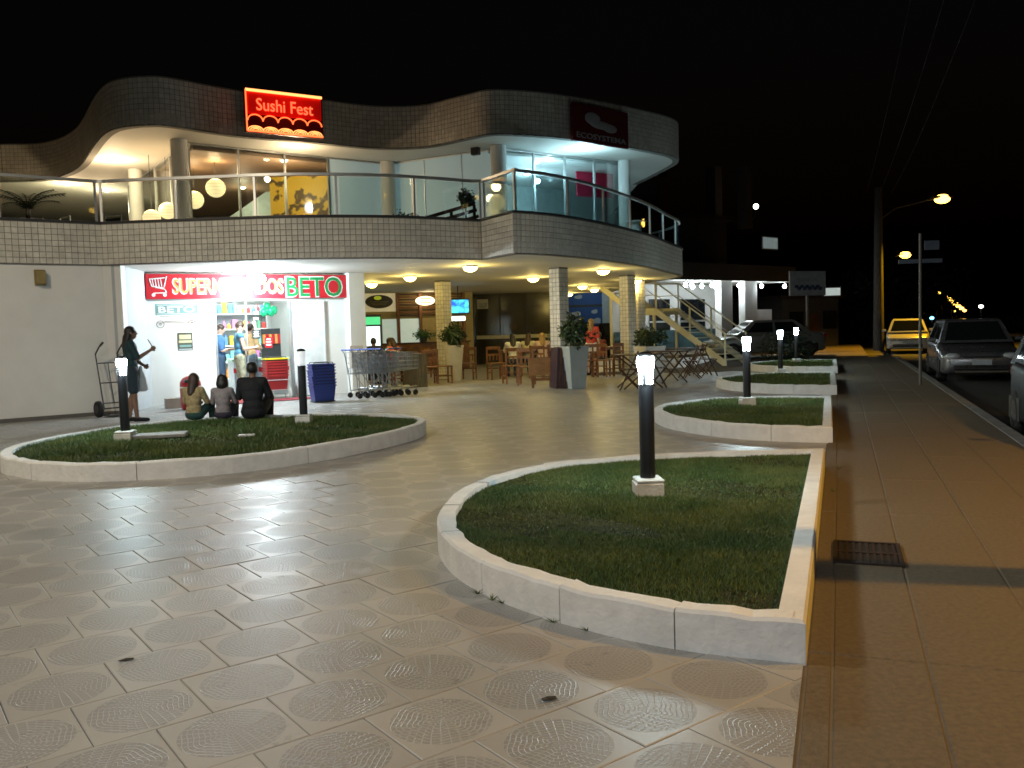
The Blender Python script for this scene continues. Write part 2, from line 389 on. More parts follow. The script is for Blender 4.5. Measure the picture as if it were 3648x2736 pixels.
for d, r, c, ctr, cs in tiles:
    ea = random.gauss(0, 0.0035); eb = random.gauss(0, 0.0035); hz = random.uniform(-.002, .001)
    sides = [street_side(k) for k in cs]
    rot = random.choice((0, 1, 2, 3))*PI/2
    if max(sides) > -0.01:                                # tile cut along the plaza edge
        if min(sides) > -0.03: continue
        poly = [ctr + (k-ctr)*(2*HT) for k in cs]; out = []
        for i in range(4):
            a, b = poly[i], poly[(i+1) % 4]; sa, sb = street_side(a)+.012, street_side(b)+.012
            if sa <= 0: out.append(a)
            if (sa < 0) != (sb < 0): out.append(a + (b-a)*(sa/(sa-sb)))
        if len(out) < 3: continue
        n = len(out); v = [(p.x, p.y, -.011) for p in out] + [(p.x, p.y, hz) for p in out]
        f = [tuple(range(n, 2*n))] + [(i, (i+1) % n, n+(i+1) % n, n+i) for i in range(n)]
        uvs = [((p-cs[0]).dot(TU)/TS, (p-cs[0]).dot(TV)/TS) for p in out]*2
        if single < 300:
            me = bpy.data.meshes.new('tile'); me.from_pydata(v, [], f); me.materials.append(m_tile); put_uv(me, uvs)
            o = bpy.data.objects.new('tile', me); C.objects.link(o); o.parent = plaza; single += 1
        else: rest.add(v, f); rest_uv += uvs
        continue
    if single < 300:
        o = bpy.data.objects.new('tile', tme); C.objects.link(o); o.parent = plaza; o.location = (ctr.x, ctr.y, hz); o.rotation_euler = (ea, eb, TH+rot); single += 1
    else:
        Mx = Matrix.Translation((ctr.x, ctr.y, hz)) @ Matrix.Rotation(TH+rot, 4, 'Z') @ Matrix.Rotation(ea, 4, 'X') @ Matrix.Rotation(eb, 4, 'Y') @ Matrix.Diagonal((TS, TS, 1, 1))
        rest.add(tv, tf, Mx); rest_uv += [(x+.5, y+.5) for x, y, z in tv]
o = rest.build('tile_field', m_tile, plaza); put_uv(o.data, rest_uv); o['kind'] = 'stuff'
# smooth floor under the building
fl = MB(); fl.prism([(-9.5, 24.3), (-3.4, 20.2), (0, 24.6), (5.5, 27.5), (9, 36), (-9, 40)], -0.02, 0.0035)
structure(fl.build('terrace_floor', mat('terrace_cement', (0.34, 0.32, 0.28), 0.5, var=0.15, scale=2, bump=0.1)))
# litter on the plaza
m_leaf = mat('dead_leaf', (0.03, 0.022, 0.012), 0.8)
for (x, y, lb) in ((272, 1428, 'small dark dead leaf lying on the tiles at lower left'), (1186, 1512, 'small dark dead leaf lying on the tiles below the near planter')):
    p = P(x, y, 0.002); mb = MB(); n = 8
    ring = [(0.035*math.cos(2*PI*i/n)*(1.25 if i % 2 else .9), 0.018*math.sin(2*PI*i/n)*(1.1 if i % 2 else .8), 0.003+0.003*(i % 3)) for i in range(n)]
    mb.add(ring + [(0, 0, 0.008)], [(i, (i+1) % n, n) for i in range(n)]); tag(mb.build('dead_leaf', m_leaf, loc=p, rz=0.3), lb, 'leaf')
# ================================================================== planters
m_wpaint = mat('white_kerb_paint', (0.76, 0.75, 0.73), 0.7, var=0.08, scale=9, bump=0.6, bscale=26)
m_soil = mat('turf_soil', (0.035, 0.036, 0.015), 0.95, var=0.5, scale=14, bump=0.8, bscale=60, spec=.08)
def grass_mat():
    m = bpy.data.materials.new('grass_blades'); m.use_nodes = True; n = m.node_tree.nodes; l = m.node_tree.links; b = n['Principled BSDF']
    geo = n.new('ShaderNodeNewGeometry'); no = n.new('ShaderNodeTexNoise'); no.inputs['Scale'].default_value = 2.2; no.inputs['Detail'].default_value = 7
    l.new(geo.outputs['Position'], no.inputs['Vector'])
    r = n.new('ShaderNodeValToRGB'); e = r.color_ramp.elements; e[0].position = .33; e[1].position = .68; e[0].color = (0.042, 0.088, 0.016, 1); e[1].color = (0.115, 0.142, 0.034, 1)
    l.new(no.outputs['Fac'], r.inputs['Fac'])
    ad = n.new('ShaderNodeHueSaturation'); l.new(geo.outputs['Random Per Island'], ad.inputs['Value']); l.new(r.outputs[0], ad.inputs['Color'])
    mp = n.new('ShaderNodeMapRange'); mp.inputs['To Min'].default_value = .55; mp.inputs['To Max'].default_value = 1.5; l.new(geo.outputs['Random Per Island'], mp.inputs['Value']); l.new(mp.outputs[0], ad.inputs['Value'])
    l.new(ad.outputs[0], b.inputs['Base Color']); b.inputs['Roughness'].default_value = 0.6; return m
m_grass = grass_mat()
def planter(label, poly, nblades, bh, bw, blocks, closed=False):
    cx = sum(p[0] for p in poly)/len(poly); cyy = sum(p[1] for p in poly)/len(poly)
    t = thing('grass_planter', label, 'planter', (cx, cyy, 0), 0, 'kerbed lawn beds on the plaza')
    loc = [(p[0]-cx, p[1]-cyy) for p in poly]; n = len(loc)
    def inset(d):
        out = []; orient = sum(loc[i-1][0]*loc[i][1]-loc[i][0]*loc[i-1][1] for i in range(n)); sg = 1 if orient > 0 else -1
        for i in range(n):
            a = Vector(loc[i-1]); p = Vector(loc[i]); b = Vector(loc[(i+1) % n])
            n1 = Vector((-(p-a).y, (p-a).x)).normalized()*sg; n2 = Vector((-(b-p).y, (b-p).x)).normalized()*sg
            nn = (n1+n2); k = d*2/max(nn.length_squared, .5); out.append((p.x+nn.x*k, p.y+nn.y*k))
        return out
    inn = inset(0.115); e1 = inset(0.012)
    # kerb cast in blocks
    per = max(1, n//blocks); i = 0; rnd = random.Random(5)
    while i < n:
        j = min(i+per, n); ids = [(k % n) for k in range(i, j+1)]; mb = MB(); secs = []
        for q_, k in enumerate(ids):
            lx = 0.0
            o_, e_, in_ = Vector(loc[k]), Vector(e1[k]), Vector(inn[k])
            if q_ in (0, len(ids)-1):
                o2 = Vector(loc[ids[1 if q_ == 0 else -2]]); dd = (o2-o_).normalized()*0.0035; o_ = o_+dd; e_ = e_+dd; in_ = in_+dd
            j1 = rnd.uniform(-.006, .005); j2 = rnd.uniform(-.009, .008)
            secs.append([(o_.x, o_.y, -0.3), (o_.x, o_.y, 0.165+j1), (e_.x, e_.y, 0.18+j1), (in_.x+j2, in_.y+j2, 0.178+j1), (in_.x, in_.y, -0.3)])
        mb.loft(secs); mb.build('kerb_block', m_wpaint, t); i = j
    mb = MB(); N = n; mb.add([(p[0], p[1], 0.135) for p in inset(.11)] + [(0, 0, 0.136)], [(k, (k+1) % N, N) for k in range(N)]); mb.build('soil', m_soil, t)
    inn2 = inset(0.112); xs = [p[0] for p in inn2]; ys = [p[1] for p in inn2]; v = []; f = []; rnd = random.Random(11)
    while len(f) < nblades:
        x = rnd.uniform(min(xs), max(xs)); y = rnd.uniform(min(ys), max(ys))
        if not inside((x, y), inn2): continue
        pn = math.sin(x*3.1+1.3*math.sin(y*2.3))+math.sin(y*4.3+x*1.7)+.6*math.sin(x*9+y*7)
        if pn < -1.0 and rnd.random() < .7: continue
        a = rnd.uniform(0, 2*PI); hh = bh*rnd.uniform(.4, 1.25)*(1+.18*pn); ww = bw*rnd.uniform(.6, 1.2); ln = hh*rnd.uniform(.2, 1.0); b = rnd.uniform(0, 2*PI); z0 = 0.135
        k = len(v); v += [(x-math.cos(a)*ww, y-math.sin(a)*ww, z0), (x+math.cos(a)*ww, y+math.sin(a)*ww, z0), (x+math.cos(b)*ln, y+math.sin(b)*ln, z0+hh)]; f.append((k, k+1, k+2))
    me = bpy.data.meshes.new('lawn'); me.from_pydata(v, [], f); me.materials.append(m_grass); o = bpy.data.objects.new('lawn', me); C.objects.link(o); o.parent = t; o['kind'] = 'stuff'
    return t
planter('rounded white kerbed lawn bed in front of the supermarket with people sitting on it', OL_L, 70000, 0.045, 0.006, 10)
planter('nearest white kerbed lawn bed with a lit bollard, at lower right', OL_F, 160000, 0.023, 0.0028, 9)
planter('second white kerbed lawn bed along the sidewalk, beyond the nearest one', OL_2, 30000, 0.045, 0.007, 7)
planter('third white kerbed lawn bed along the sidewalk', OL_3, 9000, 0.05, 0.012, 6)
planter('farthest white kerbed lawn bed along the sidewalk, under the silver car', OL_4, 6000, 0.06, 0.018, 6)
# weeds at the foot of the near kerb
for (x, y) in ((1032, 1283), (1062, 1297), (1085, 1303), (1196, 1345), (1268, 1362), (1800, 1062), (1812, 1012)):
    p = P(x, y, 0.0); mb = MB()
    for k in range(9):
        a = random.uniform(0, 2*PI); l_ = random.uniform(.03, .07); mb.add([(-.004, 0, 0), (.004, 0, 0), (math.cos(a)*l_, math.sin(a)*l_*.6, random.uniform(.01, .04))], [(0, 1, 2)])
    tag(mb.build('weed', m_grass, loc=p), 'tuft of weed growing at the foot of the white planter kerb', 'weed', 'weeds along the planter kerb')
# covers lying on the left lawn
p = P(348, 945, .15); tag(MB().box((0, 0, .03), (.62, .3, .05), bev=.01).build('concrete_cover', m_kerbst, loc=p, rz=R(12)), 'flat concrete cover slab lying on the lawn beside the left bollard', 'cover')
p = P(533, 944, .15); mbx = MB().box((0, 0, .022), (.2, .1, .025), bev=.006); tag(mbx.build('white_plate', mat('white_plate', (.7, .7, .7), .5), loc=p, rz=R(8)), 'small white plate lying in the middle of the left lawn', 'plate')
# ================================================================== main two-storey building
ZB, ZT, ZR = 2.78, 3.55, 4.36            # balcony underside, parapet top, handrail
RB, RT = 5.75, 6.75                      # roof underside, roof top
m_plaster = mat('white_plaster', (0.74, 0.725, 0.69), 0.75, var=0.06, scale=1.5, bump=0.15, bscale=60)
m_soffit = mat('soffit_paint', (0.62, 0.60, 0.55), 0.7, var=0.05, scale=1.2, bump=0.08)
m_mosaic = mat('glazed_mosaic', (0.66, 0.62, 0.54), 0.35, var=0.12, scale=9, bump=0.05)
m_mgrout = mat('mosaic_grout', (0.17, 0.155, 0.135), 0.9)
m_alu = mat('aluminium', (0.62, 0.63, 0.63), 0.42, 0.85, var=0.06)
m_glass = glass_mat('window_glass'); m_rglass = glass_mat('rail_glass', (0.89, 0.96, 0.955), 0.05)
m_dark = mat('dark_trim', (0.03, 0.03, 0.032), 0.5)
fbp = [(-12.6, 12.3)] + [tuple(P(x, y, ZB)[:2]) for x, y in ((0, 570), (110, 572), (222, 574))]
mid = catmull([tuple(P(x, y, ZB)[:2]) for x, y in ((222, 574), (300, 571), (450, 566), (640, 560), (850, 558), (1040, 561))], 8)
tail = catmull([tuple(P(x, y, ZB)[:2]) for x, y in ((1112, 548), (1200, 552), (1300, 562), (1400, 577), (1450, 589), (1471, 594))] + [(5.15, 26.2), (5.0, 27.6), (4.4, 29.5)], 8)
BP = fbp[:-1] + mid + tail
bld = thing('commercial_building', 'curved two-storey commercial building with tiled balcony and roof bands', 'building', (0, 0, 0))
back = [(4.4, 36.5), (-14, 36.5), (-19, 12)]
slab = MB(); slab.prism(list(BP)+back, ZB+0.005, 3.02); slab.build('balcony_slab', m_soffit, bld)
par = MB(); par.ribbon(BP, ZB-0.0, ZT, 0.14); par.build('parapet', m_mgrout, bld)
cop = MB(); cop.ribbon(offset(BP, -0.03), ZT+0.001, ZT+0.035, 0.2); cop.build('parapet_coping', m_dark, bld)
rp = [tuple(v) for v in [(-13.6, 23.8), (-12.3, 23.7), (-10.8, 22.3), (-9.05, 19.6), (-8.35, 18.62), (-7.9, 18.25), (-7.35, 18.1), (-6.85, 18.25), (-5.85, 19.25), (-4.4, 20.1), (-3.4, 20.8), (-2.7, 21.06), (-1.85, 20.98), (-.95, 20.3), (-.3, 19.87), (.5, 20.05), (1.3, 20.45), (2.4, 21.2), (3.75, 22.4), (4.42, 23.15), (4.68, 23.9), (4.6, 24.9), (4.1, 27.5)]]
RP = [(-18.5, 22.6)] + catmull(rp, 8)
rback = [(4.1, 36), (-18.5, 36)]
MB().prism(RP+rback, RB+0.006, RB+0.25).build('roof_slab', m_soffit, bld)
MB().ribbon(RP, RB, RT, 0.16).build('roof_band', m_mgrout, bld)
# glazed mosaic on both bands: nearest pieces singly, the rest in one mesh
TP = 0.105
def mosaic_geo():
    h = TP/2-0.004; d = 0.006; g = 0.004
    v = [(-h, 0, -h), (h, 0, -h), (h, 0, h), (-h, 0, h), (-h+g, -d, -h+g), (h-g, -d, -h+g), (h-g, -d, h-g), (-h+g, -d, h-g)]
    return v, [(4, 5, 6, 7), (0, 1, 5, 4), (1, 2, 6, 5), (2, 3, 7, 6), (3, 0, 4, 7)]
def tile_tone(m):
    n = m.node_tree.nodes; l = m.node_tree.links; b = n['Principled BSDF']; src = b.inputs['Base Color'].links[0].from_socket
    hs = n.new('ShaderNodeHueSaturation'); g = n.new('ShaderNodeNewGeometry'); oi = n.new('ShaderNodeObjectInfo'); a = n.new('ShaderNodeMath'); a.operation = 'ADD'; l.new(g.outputs['Random Per Island'], a.inputs[0]); l.new(oi.outputs['Random'], a.inputs[1])
    no = n.new('ShaderNodeTexNoise'); no.inputs['Scale'].default_value = .8; no.inputs['Detail'].default_value = 6; l.new(g.outputs['Position'], no.inputs['Vector'])
    mr = n.new('ShaderNodeMath'); mr.operation = 'MULTIPLY_ADD'; mr.inputs[1].default_value = .16; l.new(a.outputs[0], mr.inputs[0]); m2 = n.new('ShaderNodeMath'); m2.operation = 'MULTIPLY_ADD'; m2.inputs[1].default_value = .6; m2.inputs[2].default_value = .5; l.new(no.outputs['Fac'], m2.inputs[0]); l.new(m2.outputs[0], mr.inputs[2])
    l.new(mr.outputs[0], hs.inputs['Value']); l.new(src, hs.inputs['Color']); l.new(hs.outputs[0], b.inputs['Base Color'])
tile_tone(m_mosaic)
mv, mf = mosaic_geo(); mos_me = bpy.data.meshes.new('mosaic_tile'); mos_me.from_pydata(mv, [], mf); mos_me.materials.append(m_mosaic)
allm = []
for path, z0, z1, w_ in ((BP, ZB, ZT, 0), (RP, RB, RT, 1)):
    nrow = int((z1-z0)/TP + .001); pad = (z1-z0-nrow*TP)/2
    for (p, a) in resample(path, TP):
        for r in range(nrow):
            z = z0+pad+TP*(r+.5); allm.append((math.hypot(p[0], p[1]) + (40 if abs(p[0])/max(p[1], .1) > .62 else 0), p, a, z, w_))
allm.sort(key=lambda t: t[0]); mrest = {0: MB(), 1: MB()}
rm = random.Random(3)
for k, (d, p, a, z, w_) in enumerate(allm):
    ta, tb = rm.gauss(0, .012), rm.gauss(0, .012)
    loc = (p[0]+math.sin(a)*0.001, p[1]-math.cos(a)*0.001, z)
    if k < 300:
        o = bpy.data.objects.new('mosaic_tile', mos_me); C.objects.link(o); o.parent = bld; o.location = loc; o.rotation_euler = (ta, 0, a+tb)
    else: mrest[w_].add(mv, mf, Matrix.Translation(loc) @ Matrix.Rotation(a+tb, 4, 'Z') @ Matrix.Rotation(ta, 4, 'X'))
for w_, nm in ((0, 'parapet_mosaic'), (1, 'roof_mosaic')): o = mrest[w_].build(nm, m_mosaic, bld); o['kind'] = 'stuff'
# --- ground floor: left wall, return, supermarket front
FL = (-7.5, 18.1); FA = R(30.75)
WL = offset([(-12.6, 12.3), tuple(P(0, 570, ZB)[:2]), tuple(P(110, 572, ZB)[:2]), tuple(P(222, 574, ZB)[:2]), tuple(P(258, 573, ZB)[:2])], 0.03)
MB().ribbon(WL, 0.0, ZB+.004, 0.2).build('side_wall', m_plaster, bld)
MB().ribbon([(p[0]+.015, p[1]-.02) for p in WL], 0.0, 0.07, 0.02).build('skirting', mat('skirting', (.12, .11, .1), .7), bld)
MB().ribbon([(WL[-1][0]-.02, WL[-1][1]+.01), (FL[0], FL[1])], 0.0, ZB+.003, 0.15).build('return_wall', mat('grey_plaster', (.42, .44, .46), .75, var=.05, bump=.1), bld)
shop = bpy.data.objects.new('shop_front', None); C.objects.link(shop); shop.parent = bld; shop.location = (FL[0], FL[1], 0); shop.rotation_euler = (0, 0, FA)
MB().bx(0, 1.33, 0, .15, 0, ZB).build('wall_panel', m_plaster, shop)
MB().bx(3.02, 4.34, 0, .15, 0, ZB).build('wall_panel', m_plaster, shop)
MB().bx(1.33, 3.02, 0, .15, 2.17, ZB).build('lintel', m_plaster, shop)
MB().bx(1.33, 1.37, -.01, .16, 0, 2.17).build('door_jamb', m_alu, shop); MB().bx(2.98, 3.02, -.01, .16, 0, 2.17).build('door_jamb', m_alu, shop)
MB().bx(3.06, 3.1, -.06, -.012, .02, 2.15).bx(3.72, 3.76, -.06, -.012, .02, 2.15).bx(3.1, 3.72, -.06, -.012, 2.11, 2.15).bx(3.1, 3.72, -.06, -.012, .02, .06).build('open_door_frame', mat('white_alu', (.7, .71, .71), .4), shop)
MB().bx(3.1, 3.72, -.045, -.03, .06, 2.11).build('open_door_panel', mat('milky_panel', (.66, .69, .69), .35), shop)
MB().bx(2.02, 2.98, .06, .075, .05, 2.13).build('glass_door', m_glass, shop)
MB().bx(2.0, 2.03, .05, .085, .02, 2.15).build('door_stile', m_alu, shop)
m_room = mat('shop_interior', (.72, .73, .72), .7, var=.04)
MB().bx(-.2, -.1, .15, 6, 0, ZB).bx(4.2, 4.3, .15, 6, 0, ZB).bx(-.2, 4.3, 6, 6.1, 0, ZB).build('interior_wall', m_room, shop)
MB().bx(-.2, 4.3, .15, 6, -.018, .006).build('shop_floor', mat('shop_floor', (.55, .52, .48), .35), shop)
# pier at the right end of the shop and tile-clad columns
def pier(c, hw, z1, rz, m, name='pier', parent=bld):
    return MB().box((0, 0, z1/2), (hw*2, hw*2, z1)).build(name, m, parent, loc=(c[0], c[1], 0), rz=rz)
pc = P(771, 848); pier((pc.x, pc.y), .2, ZB, R(38), m_plaster)
def column(c, n, z1, rz):
    hw = n*TP/2; o = pier(c, hw, z1, rz, m_mgrout, 'column'); mb = MB()
    nr = int(z1/TP)
    for s_ in range(4):
        for i in range(n):
            for r in range(nr):
                Mx = Matrix.Rotation(s_*PI/2, 4, 'Z') @ Matrix.Translation(((i-(n-1)/2)*TP, -hw-.001, TP*(r+.5)+.02)) @ Matrix.Rotation(rm.gauss(0, .01), 4, 'Z')
                mb.add(mv, mf, Mx)
    t = mb.build('column_mosaic', m_mosaic, o); t['kind'] = 'stuff'; return o
for (x0, x1, y, n, rz) in ((940, 972, 606, 3, 50), (1189, 1222, 572, 3, 46), (1339, 1370, 594, 3, 42), (1366, 1388, 604, 3, 40)):
    p = P((x0+x1)/2, y, ZB); k_ = 1.05 if y == 572 else 1.006; column((p.x*k_, p.y*k_), n, ZB, R(rz))
# restaurant back walls under the slab
m_wood = mat('varnished_wood', (.20, .085, .03), .45, var=.35, scale=5, bump=.2, bscale=25)
m_dwood = mat('dark_wood', (.07, .03, .014), .5, var=.35, scale=5, bump=.2)
m_owall = mat('ochre_wall', (.42, .34, .16), .7, var=.08)
m_tintglass = mat('tinted_shopfront', (.05, .045, .03), .12, var=.3, scale=1.5, spec=.6)
BLo = P(790, 825); bl0 = (-5.3, 30.6); bla = R(24)
bk = bpy.data.objects.new('bar_front', None); C.objects.link(bk); bk.parent = bld; bk.location = (bl0[0], bl0[1], 0); bk.rotation_euler = (0, 0, bla)
def bw(x, y): return on_wall(x, y, bl0, bla)
MB().bx(-1.5, 4.3, 0, .15, 0, ZB).build('bar_wall', m_owall, bk)
x0, zt_ = bw(797, 632); x1, zb_ = bw(845, 668)
MB().bx(x0-.6, x1+.15, -.06, -.004, zb_-.08, ZB-.02).build('sign_panel', mat('cream_panel', (.75, .7, .5), .6, emit=(1, .85, .5), es=.25), bk)
for k in range(9):                                         # horizontal timber slats above the bar
    z = 1.95 + k*.092; MB().bx(x1+.2, 3.95, -.09, -.03, z, z+.055, bev=.006).build('slat', m_wood if k % 2 else m_dwood, bk)
for xx in (x1+.22, x1+1.05, 3.9): MB().bx(xx-.05, xx+.05, -.14, -.031, 0, ZB-.01).build('slat_post', m_wood, bk)
a, z0_ = bw(815, 750); b, z1_ = bw(880, 690)
MB().bx(x1-.35, x1+1.0, -.03, -.003, .95, 1.85).build('service_hatch', mat('lit_hatch', (.6, .66, .6), .5, emit=(.8, 1, .85), es=.35), bk)
MB().bx(-.6, 3.9, -.55, -.16, 0, .95).build('bar_counter', m_wood, bk); MB().bx(-.65, 3.95, -.6, -.155, .953, 1.0, bev=.01).build('bar_top', m_dwood, bk)
gw = [(-1.62, 32.9), (-1.4, 34.8), (1.75, 34.5)]
MB().ribbon(gw, 0, ZB-.003, .1).build('shopfront_wall', m_tintglass, bld)
gd = (gw[2][0]-gw[1][0], gw[2][1]-gw[1][1]); gA = math.atan2(gd[1], gd[0])
sf = bpy.data.objects.new('shopfront', None); C.objects.link(sf); sf.parent = bld; sf.location = (gw[1][0], gw[1][1], 0); sf.rotation_euler = (0, 0, gA)
def gwp(x, y): return on_wall(x, y, gw[1], gA)
xa, za = gwp(1042, 722); xb, zb2 = gwp(1186, 728)
MB().bx(.05, 3.1, -.05, -.004, 1.0, 1.14).build('shopfront_rail', mat('cream_rail', (.6, .57, .4), .5), sf)
for xx in (.08, 1.0, 2.05, 3.08): MB().bx(xx-.025, xx+.025, -.045, -.003, .02, ZB-.02).build('shopfront_mullion', m_dark, sf)
xa, za = gwp(1022, 654); xb, zb2 = gwp(1054, 640)
MB().bx(max(.1, xa), xb, -.03, -.0035, 2.2, 2.58).build('paper_notice', mat('notice_paper', (.55, .52, .42), .7), sf)
letters('CALCOES', max(.2, xa+.1), xb-.05, 2.26, 2.42, m_dark, sf, y=-.031, depth=.004)
letters('BC DA VIDAS', 1.45, 2.75, 2.15, 2.33, m_dark, sf, y=-.004, depth=.004); letters('RIC', 1.95, 2.5, 1.2, 1.5, mat('navy_letter', (.02, .025, .06), .5), sf, y=-.004, depth=.004)
MB().add([(1.55+.13*math.cos(t*PI/8), -.008, 1.45+.12*math.sin(t*PI/8)) for t in range(16)], [tuple(range(16))]).build('round_decal', mat('decal_brown', (.06, .035, .02), .6), sf)
# --- upper floor
UZ = 3.03
upc = {}
for nm, (x, y) in {'a': (382, 303), 'b': (835, 350), 'c': (1076, 315), 'd': (1349, 347)}.items():
    p = P(x, y, RB-.02); upc[nm] = (p.x, p.y+.12)
    MB().tube((p.x, p.y+.12, UZ), (p.x, p.y+.12, RB+.004), .19 if nm != 'd' else .16, n=24).build('upper_column', m_plaster, bld, smooth=False)
MB().tube((upc['a'][0]-2.35, upc['a'][1]+3.2, UZ), (upc['a'][0]-2.35, upc['a'][1]+3.2, RB+.004), .17, n=20).build('upper_column', m_plaster, bld)
gA0 = (upc['a'][0]+.1, upc['a'][1]+.25); gB0 = (upc['b'][0], upc['b'][1]+.22); gC0 = (upc['c'][0]+.05, upc['c'][1]+.25); gD0 = (upc['d'][0]-.02, upc['d'][1]+.25)
gL0 = (gA0[0]-3.6, gA0[1]+5.2)
def glaze(p, q, n, m=m_glass, z0=UZ+.03, z1=RB-.03, name='window_pane', mull=m_alu, mw=.045):
    p = Vector(p); q = Vector(q); L = (q-p).length; a = math.atan2((q-p).y, (q-p).x)
    for k in range(n):
        c = p + (q-p)*((k+.5)/n); MB().box((0, 0, (z0+z1)/2), (L/n-mw-.006, .012, z1-z0)).build(name, m, bld, loc=(c.x, c.y, 0), rz=a)
    for k in range(n+1):
        c = p + (q-p)*(k/n); MB().box((0, 0, (z0+z1)/2), (mw, .06, z1-z0)).build('mullion', mull, bld, loc=(c.x, c.y, 0), rz=a)
    c = (p+q)/2; MB().box((0, 0, z0-.015), (L, .062, .03)).build('window_sill', mull, bld, loc=(c.x, c.y, 0), rz=a); MB().box((0, 0, z1+.012), (L, .062, .03)).build('window_head', mull, bld, loc=(c.x, c.y, 0), rz=a)
def lerp2(p, q, t): return (p[0]+(q[0]-p[0])*t, p[1]+(q[1]-p[1])*t)
glaze(gL0, gA0, 4); t1 = .665
glaze(gA0, lerp2(gA0, gB0, t1), 3)
m_blind = mat('frosted_panel', (.55, .66, .68), .45, var=.05, scale=1, emit=(.42, .66, .72), es=.16)  # faint emission stands in for light coming through from behind
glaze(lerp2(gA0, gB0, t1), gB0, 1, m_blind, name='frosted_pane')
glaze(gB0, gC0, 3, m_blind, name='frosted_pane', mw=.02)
glaze(gC0, gD0, 4)
# interior behind the panes
ceil = MB(); ceil.prism([lerp2(gL0, gA0, .05), gA0, gB0, gC0, gD0, (3.2, 33), (-12, 33)], RB-.10, RB-.03)
m_brown = mat('brown_ceiling', (.26, .17, .11), .6, var=.15, scale=1.2)
MB().prism([(gL0[0]+.1, gL0[1]), (gA0[0]+.05, gA0[1]+.15), (lerp2(gA0, gB0, t1)[0]-.05, lerp2(gA0, gB0, t1)[1]+.1), (-4.6, 30), (-11, 31)], RB-.12, RB-.05).build('dining_ceiling', m_brown, bld)
MB().ribbon([(-10.9, 30.8), (-4.7, 29.6)], UZ, RB-.05, .12).build('dining_back_wall', mat('maroon_wall', (.07, .05, .045), .7), bld)
pA = lerp2(gA0, gB0, t1)
MB().ribbon([(pA[0]+.06, pA[1]+.1), (-4.6, 29.7)], UZ, RB-.05, .1).build('dining_partition', mat('partition_blue', (.35, .45, .47), .6), bld)
MB().ribbon([(-6.1, 22.75), (pA[0]-.12, pA[1]+.75)], UZ, RB-.28, .08).build('mural_panel', None, bld)
swp = [DY(488, 474, 26), DY(592, 402, 26), DY(592, 474, 26)]; MB().add([tuple(v) for v in swp]+[(v.x, v.y+.12, v.z) for v in swp], [(0, 2, 1), (3, 4, 5), (0, 1, 4, 3), (1, 2, 5, 4), (2, 0, 3, 5)]).build('inner_stair_wall', mat('pale_cyan_wall', (.5, .64, .66), .6), bld)
def mural():
    m = bpy.data.materials.new('yellow_mural'); m.use_nodes = True; n = m.node_tree.nodes; l = m.node_tree.links; b = n['Principled BSDF']
    tc = n.new('ShaderNodeTexCoord'); wv = n.new('ShaderNodeTexWave'); wv.wave_type = 'RINGS'; wv.inputs['Scale'].default_value = 1.6; wv.inputs['Distortion'].default_value = 9; wv.inputs['Detail'].default_value = 3
    l.new(tc.outputs['Object'], wv.inputs['Vector']); r = n.new('ShaderNodeValToRGB'); e = r.color_ramp.elements; e[0].position = .05; e[1].position = .2; e[0].color = (.09, .05, .01, 1); e[1].color = (.62, .38, .03, 1)
    l.new(wv.outputs['Fac'], r.inputs['Fac']); l.new(r.outputs[0], b.inputs['Base Color']); b.inputs['Roughness'].default_value = .5; return m
bpy.data.objects['mural_panel'].data.materials.append(mural())
MB().ribbon([(gB0[0]+.1, gB0[1]+1.2), (gC0[0]-.1, gC0[1]+1.3)], UZ, RB-.04, .1).build('service_wall', m_room, bld)
MB().ribbon([(gC0[0]-.4, gC0[1]+4.6), (gD0[0]+.1, gD0[1]+4.8)], UZ, RB-.04, .1).build('office_back_wall', mat('office_wall', (.55, .62, .62), .6), bld)
MB().ribbon([(gC0[0]-.25, gC0[1]+.2), (gC0[0]-.35, gC0[1]+4.6)], UZ, RB-.04, .1).build('office_side_wall', mat('office_wall', (.55, .62, .62), .6), bld)
rpq = DY(1286, 393, 24.6); MB().bx(-.62, .62, 0, .05, -.42, .42).build('red_panel', mat('crimson_panel', (.55, .02, .07), .4), bld, loc=rpq, rz=R(30))
MB().prism([(gC0[0]-.3, gC0[1]+.1), gD0, (gD0[0]+.1, gD0[1]+4.8), (gC0[0]-.4, gC0[1]+4.7)], RB-.09, RB-.03).build('office_ceiling', m_room, bld)
# --- railing along the balcony
rail = thing('balcony_railing', 'aluminium and glass railing running along the upper balcony edge', 'railing', (0, 0, 0))
RPth = offset(BP, 0.07)
mbh = MB()
for a_, b_ in zip(RPth, RPth[1:]):
    d_ = Vector((b_[0]-a_[0], b_[1]-a_[1])); L_ = d_.length
    if L_ < 1e-4: continue
    mbh.box(((a_[0]+b_[0])/2, (a_[1]+b_[1])/2, ZR-.025), (L_+.03, .075, .05), math.atan2(d_.y, d_.x))
mbh.build('handrail', m_alu, rail)
segs = [(0, 3), (3, 3+len(mid)-1), (3+len(mid)-1, 3+len(mid)), (3+len(mid), len(BP)-1)]
post_me = MB().bx(-.02, .02, -.02, .02, 0, ZR-ZT-.05-.04).mesh('post', m_alu)
def post(p, a): 
    o = bpy.data.objects.new('post', post_me); C.objects.link(o); o.parent = rail; o.location = (p[0], p[1], ZT+.036); o.rotation_euler = (0, 0, a)
